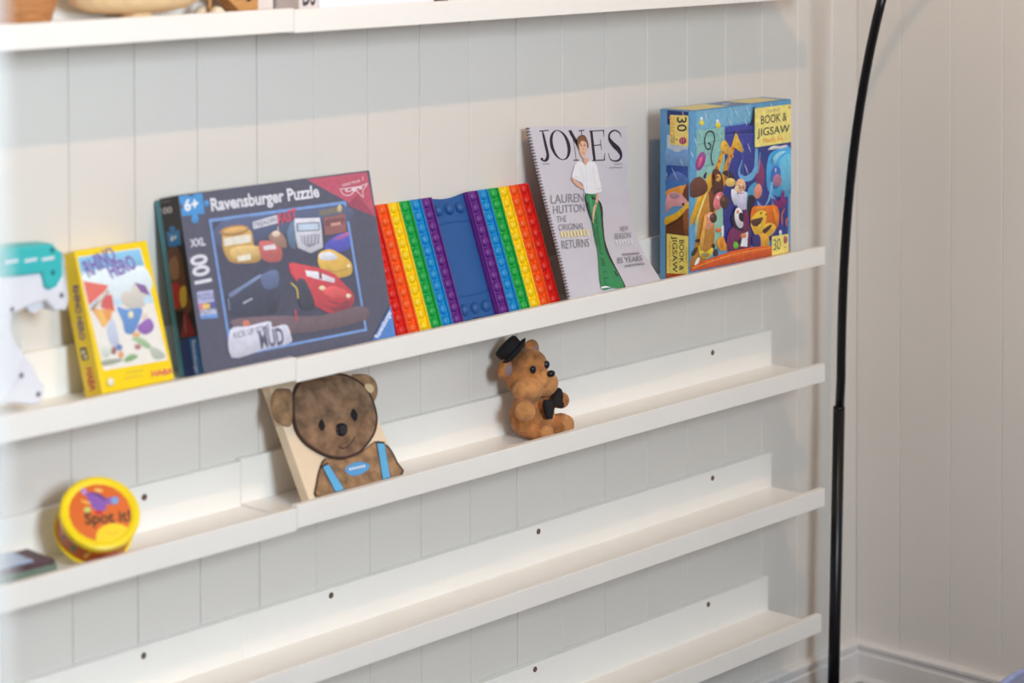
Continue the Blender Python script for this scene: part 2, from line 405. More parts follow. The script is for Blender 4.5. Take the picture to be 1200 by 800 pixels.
ART={
"jigsaw_front":[["p",[96,160,205],[-.002,.2632],[.2653,.2646],[.2656,.114],[-.002,.1412]],["p",[96,160,205],[-.0017,.156],[.2569,.1325],[.2555,.015],[-.0018,.0181]],["p",[120,180,215],[.0178,.2607],[.1555,.2607],[.1556,.2361],[.0178,.2314]],["p",[140,195,190],[.0178,.2314],[.0898,.2314],[.0898,.1279],[.0178,.1352]],["p",[150,200,180],[.0142,.1563],[.0847,.1494],[.0847,.0443],[.0142,.0471]],["l",[85,140,150],[.00075,.00076],[.0194,.2097],[.0865,.2118]],["l",[85,140,150],[.00075,.00076],[.0352,.1748],[.0639,.1761]],["p",[52,62,150],[.0881,.2315],[.1629,.2319],[.163,.1204],[.1094,.1259],[.0882,.1519]],["p",[44,50,135],[.0816,.1497],[.1653,.1415],[.1654,.0463],[.0847,.0462]],["p",[38,48,125],[.0881,.2226],[.1629,.2218],[.1629,.215],[.0881,.2196]],["p",[70,85,180],[.0881,.2192],[.1629,.2146],[.1629,.2133],[.0881,.218]],["l",[38,46,120],[.00103,.00104],[.1093,.1958],[.1556,.1958]],["p",[48,60,140],[.163,.1931],[.2619,.1927],[.2621,.1102],[.163,.1204]],["p",[50,58,140],[.1461,.1434],[.2543,.1347],[.2538,.0419],[.1526,.0381]],["s",[72,170,225],[.2028,.1754],[.2233,.1838],[.2613,.1825],[.2614,.1103],[.2063,.1159],[.196,.1455]],["s",[105,195,235],[.2336,.1665],[.2595,.1723],[.2607,.1227],[.2406,.1165],[.2302,.1381]],["s",[60,110,195],[.2199,.1595],[.2336,.1501],[.2302,.1258],[.2131,.1234],[.2062,.1445]],["e",[175,120,150],[.2251,.1345],[.012,-.0012],[.0,-.0102]],["s",[140,60,110],[.1673,.1806],[.1859,.1627],[.1893,.138],[.1758,.1231],[.1674,.1402]],["l",[110,178,228],[.00679,.00888,.01045,.01145,.00777,.00516,.00155],[.1697,.1905],[.169,.1724],[.1674,.1584],[.1557,.1474],[.1374,.1461],[.1241,.1564],[.1324,.1757]],["l",[120,185,228],[.00762,.00609,.00405,.00202],[.2107,.1331],[.2074,.1178],[.2009,.1048],[.1912,.096]],["s",[110,165,215],[.1718,.1078],[.1879,.0964],[.2107,.0959],[.2074,.1139],[.2206,.1027],[.2042,.0897],[.1782,.0945]],["s",[196,134,52],[.0,.0244],[.0127,.0548],[.0218,.0896],[.0309,.1188],[.0461,.138],[.0646,.1476],[.0692,.1186],[.0615,.0851],[.06,.0492],[.0309,.0262]],["s",[120,70,45],[.0477,.1511],[.0769,.1501],[.0831,.1305],[.0646,.1076],[.0523,.0995],[.0477,.1265]],["s",[235,178,50],[-.0009,.0921],[.0218,.1292],[.0492,.151],[.0523,.145],[.0309,.1226],[.0097,.0909]],["s",[232,176,48],[.0352,.1374],[.04,.1527],[.0575,.1648],[.0639,.1543],[.0511,.1358]],["s",[105,60,48],[.0021,.1525],[.0257,.16],[.0447,.1443],[.0352,.1315],[.0036,.1308]],["s",[60,35,40],[.0336,.1592],[.04,.1655],[.0422,.1643],[.0384,.1558]],["e",[160,60,150],[.0273,.1834],[.0103,-.003],[-.0074,-.0135]],["e",[215,95,120],[.0257,.1826],[.0042,-.0012],[-.0044,-.008]],["e",[245,220,60],[.0295,.2422],[.0057,-.0005],[.0,-.0043]],["e",[240,240,250],[.0295,.2481],[.0038,-.0003],[.0,-.0031]],["e",[245,220,60],[.0704,.235],[.0065,-.0005],[.0,-.0048]],["e",[240,240,250],[.0691,.2414],[.0042,-.0003],[.0,-.0028]],["l",[232,168,44],[.01162,.01114,.00915,.00866],[.0575,.1391],[.0672,.1659],[.0801,.1885],[.0872,.2058]],["s",[238,182,58],[.0784,.2065],[.0898,.2095],[.1093,.1859],[.1044,.1813],[.0898,.1896],[.0784,.1966]],["l",[226,160,40],[.01272,.01174,.01025,.00924],[.0801,.1408],[.093,.1714],[.1061,.1941],[.1152,.2093]],["s",[240,188,60],[.1093,.2098],[.1159,.2203],[.1225,.2107],[.1357,.1915],[.1291,.1881],[.1159,.1953],[.1077,.202]],["e",[185,100,35],[.0672,.1698],[.0029,-.0003],[.0,-.0024]],["e",[185,100,35],[.0736,.1792],[.0029,-.0003],[.0,-.0024]],["e",[185,100,35],[.0833,.1922],[.0029,-.0003],[.0,-.0024]],["e",[185,100,35],[.0963,.1731],[.0029,-.0003],[.0,-.0024]],["e",[185,100,35],[.1028,.1844],[.0029,-.0003],[.0,-.0024]],["e",[185,100,35],[.1093,.1958],[.0029,-.0003],[.0,-.0024]],["e",[185,100,35],[.0898,.1617],[.0029,-.0003],[.0,-.0024]],["e",[185,100,35],[.0639,.1563],[.0029,-.0003],[.0,-.0024]],["l",[140,80,40],[.00153,.00153],[.0898,.2105],[.0865,.2158]],["l",[140,80,40],[.00154,.00154],[.1175,.2171],[.1142,.2234]],["l",[38,34,48],[.00227,.00227,.00227,.00227,.00227,.00226,.00226,.00226,.00227,.00227,.00226],[.0582,.1737],[.0524,.187],[.0575,.2044],[.062,.2158],[.0559,.2262],[.0431,.2263],[.0368,.216],[.0399,.2029],[.0495,.2001],[.0517,.2068],[.0454,.2094]],["s",[92,50,38],[.0559,.165],[.0672,.1679],[.0801,.1567],[.0833,.1345],[.0607,.1289],[.0543,.1473]],["e",[228,170,80],[.0704,.1537],[.0071,-.0007],[.0,-.0056]],["e",[160,105,50],[.0963,.1511],[.0111,-.0011],[.0,-.0088]],["s",[60,40,42],[.0801,.1607],[.0963,.1631],[.111,.1517],[.1061,.1462],[.093,.1534]],["e",[240,200,110],[.1012,.1437],[.0131,-.0013],[.0,-.0068]],["l",[40,30,40],[.00202,.00202,.00202],[.0575,.1668],[.0607,.1506],[.0511,.1358]],["e",[238,180,135],[.127,.1356],[.0133,-.0013],[.0,-.0116]],["e",[246,205,170],[.1182,.1307],[.0082,-.0008],[.0,-.0058]],["e",[212,210,240],[.134,.1118],[.0191,-.002],[.0,-.015]],["s",[222,222,246],[.1034,.1322],[.1144,.1292],[.1207,.117],[.1144,.1061],[.105,.1167]],["s",[70,150,190],[.1461,.1279],[.1685,.1373],[.1653,.1201],[.1557,.0998],[.1429,.0876]],["s",[32,28,48],[.1477,.1181],[.1653,.1124],[.1525,.0905],[.1461,.0815],[.1429,.0915]],["s",[240,150,125],[.1627,.1262],[.1749,.1347],[.183,.1242],[.1782,.113],[.1653,.1124]],["e",[232,128,132],[.0714,.1179],[.0126,-.0034],[-.0061,-.0133]],["e",[84,52,44],[.0856,.1149],[.0119,-.0012],[.0,-.0103]],["e",[120,80,64],[.0825,.1191],[.0044,-.0005],[.0,-.0034]],["e",[240,158,124],[.0474,.0896],[.0131,-.0036],[-.0059,-.0129]],["e",[80,54,42],[.0578,.0928],[.0092,-.001],[.0,-.0076]],["e",[120,82,62],[.0547,.0954],[.0037,-.0004],[.0,-.0027]],["s",[236,210,50],[.0218,.0556],[.0354,.0427],[.0569,.0477],[.0523,.0349],[.037,.033],[.0233,.0404]],["e",[150,130,90],[.037,.0383],[.0104,-.0013],[.0,-.0038]],["e",[60,40,36],[.0187,.0626],[.0059,.0003],[.0011,-.0027]],["e",[60,40,36],[.0112,.0465],[.0042,-.002],[-.006,-.0058]],["e",[250,250,250],[.0172,.0298],[.0038,-.0016],[-.0054,-.0065]],["e",[60,40,36],[.0584,.0494],[.0043,-.0005],[.0,-.0038]],["e",[70,45,40],[.064,.0388],[.0062,-.0008],[.0,-.0057]],["s",[238,158,40],[.0661,.0561],[.0801,.0621],[.0894,.0495],[.0956,.0411],[.0832,.0388],[.0708,.0441]],["s",[222,130,30],[.0739,.0571],[.0816,.0581],[.0832,.0464],[.0754,.0454]],["p",[240,240,245],[.0776,.0776],[.0838,.0785],[.0832,.0617],[.0782,.0611]],["e",[225,110,60],[.0701,.0728],[.0068,-.0008],[.0,-.0034]],["s",[118,38,92],[.0941,.0643],[.1113,.0738],[.1334,.0655],[.1462,.0544],[.143,.0354],[.1145,.035],[.0925,.0396]],["l",[42,26,46],[.00247,.0064,.0074,.00596,.00249],[.116,.104],[.1066,.0897],[.1113,.0757],[.1303,.0669],[.143,.0683]],["e",[232,228,240],[.1233,.0859],[.0119,-.0003],[.0037,-.0164]],["e",[34,26,40],[.1296,.0862],[.0074,.0004],[.0033,-.0078]],["e",[240,150,110],[.1192,.096],[.0038,-.0004],[.0,-.0031]],["s",[108,30,80],[.1366,.0961],[.1461,.0892],[.1526,.0381],[.143,.0315],[.1334,.0675]],["p",[236,236,244],[.1334,.0597],[.1462,.0621],[.1436,.0382],[.1258,.0413]],["e",[238,140,80],[.1341,.0568],[.0076,-.0009],[.0,-.0039]],["e",[116,190,60],[.1145,.0437],[.0063,-.0008],[.0,-.0054]],["e",[116,190,60],[.1113,.0484],[.0025,-.0003],[.0,-.0017]],["e",[34,30,44],[.1239,.0493],[.0044,-.0005],[.0,-.0042]],["s",[226,112,28],[.1525,.0885],[.1589,.0995],[.1782,.0993],[.1944,.0976],[.2206,.0948],[.2288,.0763],[.2206,.0575],[.1978,.0523],[.1718,.0534],[.1541,.069]],["s",[244,192,52],[.1573,.0841],[.1782,.0916],[.1944,.0859],[.1912,.0706],[.1815,.0581],[.1686,.0518],[.159,.0607],[.1525,.073]],["s",[88,48,42],[.1532,.0788],[.175,.0802],[.1847,.0792],[.175,.0686],[.1589,.0694]],["s",[240,186,60],[.1847,.0655],[.201,.0695],[.2174,.0638],[.2157,.0542],[.201,.048],[.1815,.0542]],["s",[84,48,44],[.1831,.0598],[.2043,.0662],[.2075,.0629],[.1912,.054]],["s",[236,170,50],[.1686,.0537],[.1978,.0504],[.1978,.0328],[.1718,.0358]],["s",[60,48,120],[.1574,.0531],[.1751,.053],[.1783,.0351],[.159,.0374]],["s",[136,36,120],[.2107,.1076],[.2272,.102],[.2403,.1184],[.2437,.1003],[.2537,.1012],[.2338,.0885],[.2173,.0972]],["l",[236,120,60],[.00256,.00307,.00205],[.2355,.0637],[.2354,.0795],[.2421,.0876]],["l",[236,120,60],[.00206,.00308,.00206],[.2478,.0584],[.2471,.0683],[.2537,.0716]],["e",[230,240,245],[.2312,.0504],[.004,-.0005],[.0,-.0043]],["p",[216,88,26],[-.0006,.0173],[.2552,.0156],[.2551,.0289],[.1558,.0362],[.1019,.0361],[.0309,.03],[.0012,.0233]],["l",[180,66,20],[.00099,.00099],[.105,.0342],[.1051,.0189]],["l",[180,66,20],[.001,.001],[.151,.0335],[.151,.019]],["l",[236,120,40],[.0012,.00127],[.0309,.0281],[.2043,.0281]],["s",[30,34,60],[.1595,.255],[.1639,.2557],[.1629,.2376],[.1572,.2279],[.1516,.2304],[.1572,.2421]],["l",[215,232,245],[.0005,.0015,.0005],[.0336,.2595],[.0376,.2524],[.0415,.2452]],["l",[215,232,245],[.00051,.00154,.00051],[.1077,.2599],[.1134,.2525],[.1191,.245]],["l",[215,232,245],[.00052,.00155,.00052],[.1406,.2594],[.1447,.2521],[.1489,.2447]],["l",[215,232,245],[.00051,.00153,.00051],[.093,.2451],[.0979,.2382],[.1028,.2313]],["l",[215,232,245],[.0005,.0015,.0005],[.0209,.2331],[.0249,.2268],[.0288,.2206]],["l",[215,232,245],[.0005,.00149,.0005],[.0083,.2223],[.0123,.2157],[.0162,.2089]],["l",[215,232,245],[.0005,.00149,.0005],[.0005,.2015],[.0036,.1964],[.0068,.1912]],["l",[215,232,245],[.00052,.00156,.00052],[.144,.2008],[.1481,.1934],[.1523,.186]],["l",[215,232,245],[.00052,.00155,.00052],[.1357,.1694],[.1407,.1609],[.1457,.1524]],["l",[215,232,245],[.00053,.00158,.00053],[.2027,.2609],[.2052,.2577],[.2078,.2544]],["l",[215,232,245],[.00052,.00155,.00052],[.1356,.2397],[.1389,.2344],[.1423,.2292]],["l",[215,232,245],[.00051,.00152,.00051],[.0704,.2231],[.0728,.2199],[.0752,.2167]],["s",[225,225,235],[.196,.1862],[.2096,.1911],[.2301,.1893],[.2474,.1899],[.2439,.185],[.2164,.1854]],["p",[246,230,132],[.1626,.2546],[.259,.2543],[.2592,.1934],[.1626,.1928]],["e",[205,60,50],[.2545,.2489],[.0017,-.0001],[.0,-.0021]],["t",[150,140,110],"USBORNE",[.1942,.2453],[.2259,.2455],[.1942,.2504],0],["t",[58,60,70],"BOOK &",[.1784,.2283],[.2473,.2289],[.1783,.242],1],["t",[58,60,70],"JIGSAW",[.1683,.2097],[.255,.2098],[.169,.2226],1],["t",[236,150,50],"Noah's Ark",[.1841,.1984],[.2387,.1972],[.1841,.2065],1],["p",[246,226,120],[.2069,.0473],[.2521,.0464],[.2528,.0171],[.2076,.0167]],["t",[60,90,70],"30",[.2115,.0242],[.2313,.0238],[.2115,.0433],0],["e",[176,70,90],[.2438,.0375],[.005,-.0006],[.0,-.0067]],["l",[240,180,180],[.00077,.00077],[.2438,.0431],[.2438,.0312]],["e",[60,60,60],[.2432,.026],[.0017,-.0002],[.0,-.001]],["s",[228,170,80],[.0218,.0575],[.0278,.0795],[.0354,.1013],[.0376,.0878],[.0324,.0619],[.0263,.0457]],["s",[250,215,120],[.0103,.0909],[.0248,.1175],[.037,.1333],[.0376,.1294],[.0272,.1116],[.0157,.0903]],["l",[90,52,38],[.00122,.00122],[.0738,.1295],[.0831,.1247]],["e",[250,235,225],[.127,.1375],[.0032,-.0003],[.0,-.0015]],["e",[50,40,44],[.1232,.1331],[.0016,-.0002],[.0,-.0012]],["e",[50,40,44],[.1318,.1328],[.0016,-.0002],[.0,-.0012]],["l",[200,120,90],[.00124,.00124,.00124],[.1239,.1263],[.1286,.1235],[.134,.1256]],["e",[60,40,40],[.1782,.0877],[.0023,-.0002],[.0,-.0018]],["e",[60,40,40],[.1918,.0838],[.002,-.0002],[.0,-.0016]],["e",[250,220,120],[.175,.0686],[.0032,-.0004],[.0,-.0016]],["s",[246,150,50],[.1589,.0966],[.1782,.0982],[.1977,.0953],[.1782,.0925]],["s",[240,140,40],[.2108,.092],[.2239,.0768],[.219,.0636],[.2124,.0761]],["e",[250,210,200],[.067,.1235],[.0031,-.0003],[.0,-.003]],["e",[250,200,180],[.0437,.0966],[.0028,-.0003],[.0,-.0027]],["e",[50,36,36],[.0523,.1042],[.0018,-.0002],[.0,-.0013]],["e",[50,36,36],[.0738,.1333],[.0019,-.0002],[.0,-.0013]],["l",[250,170,80],[.00119,.00123,.00127],[.0036,.0221],[.1019,.0308],[.2043,.03]],["l",[170,64,22],[.00073,.00073],[.0584,.0342],[.059,.0189]],["l",[170,64,22],[.00072,.00072],[.0309,.03],[.0315,.0186]],["s",[150,215,245],[.2096,.1727],[.2233,.1797],[.2439,.1799],[.2233,.1715],[.213,.1602]],["e",[230,240,250],[.2165,.1517],[.0017,-.0002],[.0,-.0037]],["l",[150,210,240],[.00131,.00131,.00131],[.1757,.1839],[.1731,.1639],[.169,.1521]],["e",[40,40,60],[.1192,.202],[.0013,-.0001],[.0,-.001]],["e",[40,40,60],[.0872,.2028],[.0013,-.0001],[.0,-.001]],["l",[96,110,200],[.00102,.00102],[.093,.2072],[.093,.1515]],["l",[96,110,200],[.00103,.00103],[.129,.2102],[.1308,.1518]],["e",[130,80,60],[.0623,.1564],[.0039,-.0004],[.0,-.0032]],["e",[40,30,34],[.0678,.1559],[.0013,-.0001],[.0,-.001]],["l",[110,165,170],[.0005,.00051],[.0225,.1937],[.0833,.1942]],["l",[110,165,170],[.0005,.00051],[.0225,.2212],[.0833,.222]]],
"jigsaw_side":[["p",[106,160,205],[.011,.2619],[.0569,.2624],[.0569,.137],[.0109,.1328]],["p",[196,208,226],[.0147,.2238],[.0554,.215],[.0554,.1877],[.0147,.1883]],["s",[120,160,210],[.0134,.202],[.0335,.1977],[.0547,.2033],[.0547,.172],[.0134,.1724]],["p",[52,84,160],[.0134,.1764],[.0559,.1779],[.0559,.1369],[.0134,.133]],["s",[90,120,190],[.0147,.1568],[.0335,.1682],[.0547,.1602],[.0547,.1524],[.0147,.1449]],["p",[70,120,190],[.012,.1518],[.058,.1558],[.058,.1221],[.012,.1177]],["s",[240,160,70],[.013,.1292],[.0178,.1391],[.0561,.15],[.058,.1389],[.0299,.1251]],["s",[108,62,52],[.0454,.134],[.0514,.1477],[.0609,.1551],[.0609,.1261],[.049,.1212]],["s",[226,160,165],[.013,.1254],[.0214,.1347],[.0394,.1354],[.055,.1236],[.0466,.1163],[.025,.1133],[.013,.1027]],["e",[190,150,160],[.0299,.1307],[.0096,.0009],[-.0,-.0049]],["e",[120,90,100],[.0323,.1319],[.0012,.0001],[-.0,-.0013]],["e",[60,50,60],[.0466,.1191],[.0024,.0002],[-.0,-.0023]],["s",[242,190,50],[.012,.095],[.0322,.1045],[.0514,.1195],[.0609,.1279],[.0609,.1148],[.0418,.0998],[.0125,.0837]],["p",[104,60,36],[.012,.0836],[.0346,.0953],[.059,.1156],[.059,.0114],[.0119,.0021]],["l",[70,40,30],[.00129,.00128,.00127],[.013,.0818],[.037,.0937],[.058,.1108]],["s",[150,92,48],[.0466,.1041],[.059,.1128],[.059,.0752],[.049,.0742]],["p",[190,80,30],[.0119,.0088],[.0566,.0145],[.0566,.0092],[.0119,.0031]],["p",[246,228,120],[.0142,.071],[.0566,.0712],[.0566,.0134],[.0141,.0096]],["t",[58,60,56],"BOOK &",[.0394,.0638],[.0394,.0167],[.0485,.0647],1],["t",[58,60,56],"JIGSAW",[.0255,.068],[.026,.0123],[.0351,.069],1],["t",[236,150,60],"Noah's Ark",[.0178,.0577],[.0178,.0199],[.0236,.0583],0],["t",[120,110,80],"USBORNE",[.0514,.0481],[.0514,.0293],[.0542,.0484],0],["p",[22,50,120],[.0155,.2622],[.0564,.2624],[.0564,.2552],[.0155,.2543]],["p",[22,50,120],[.0155,.2543],[.0223,.2544],[.0223,.2381],[.0155,.2396]],["p",[248,226,130],[.021,.2541],[.0569,.2556],[.0569,.2083],[.021,.2089]],["t",[66,64,66],"30",[.035,.2517],[.035,.2296],[.0544,.2531],1],["t",[240,150,60],"pieces",[.022,.2508],[.022,.2223],[.0315,.2515],0],["e",[180,60,100],[.046,.2163],[.007,.0005],[-.0,-.0055]],["l",[240,170,190],[.00088,.00088],[.043,.22],[.043,.2121]],["l",[240,170,190],[.00088,.00088],[.0475,.2207],[.0475,.2121]],["e",[60,50,50],[.0343,.2174],[.0015,.0001],[-.0,-.0012]],["l",[170,150,100],[.00089,.00089],[.0235,.2224],[.0235,.2103]],["l",[170,150,100],[.00089,.00089],[.0258,.2226],[.0258,.2104]],["l",[170,150,100],[.00089,.00089],[.028,.2228],[.028,.2106]],["l",[170,150,100],[.00089,.00089],[.0303,.2229],[.0303,.2108]],["l",[225,235,245],[.00044,.00111,.00044],[.041,.1894],[.0441,.1833],[.0472,.1772]],["l",[225,235,245],[.00045,.00111,.00044],[.0247,.1734],[.0301,.1642],[.0355,.155]],["l",[225,235,245],[.00045,.00112,.00045],[.0159,.1648],[.0147,.1617],[.0134,.1586]],["l",[225,235,245],[.00044,.0011,.00044],[.0448,.2612],[.0466,.2579],[.0485,.2546]]],
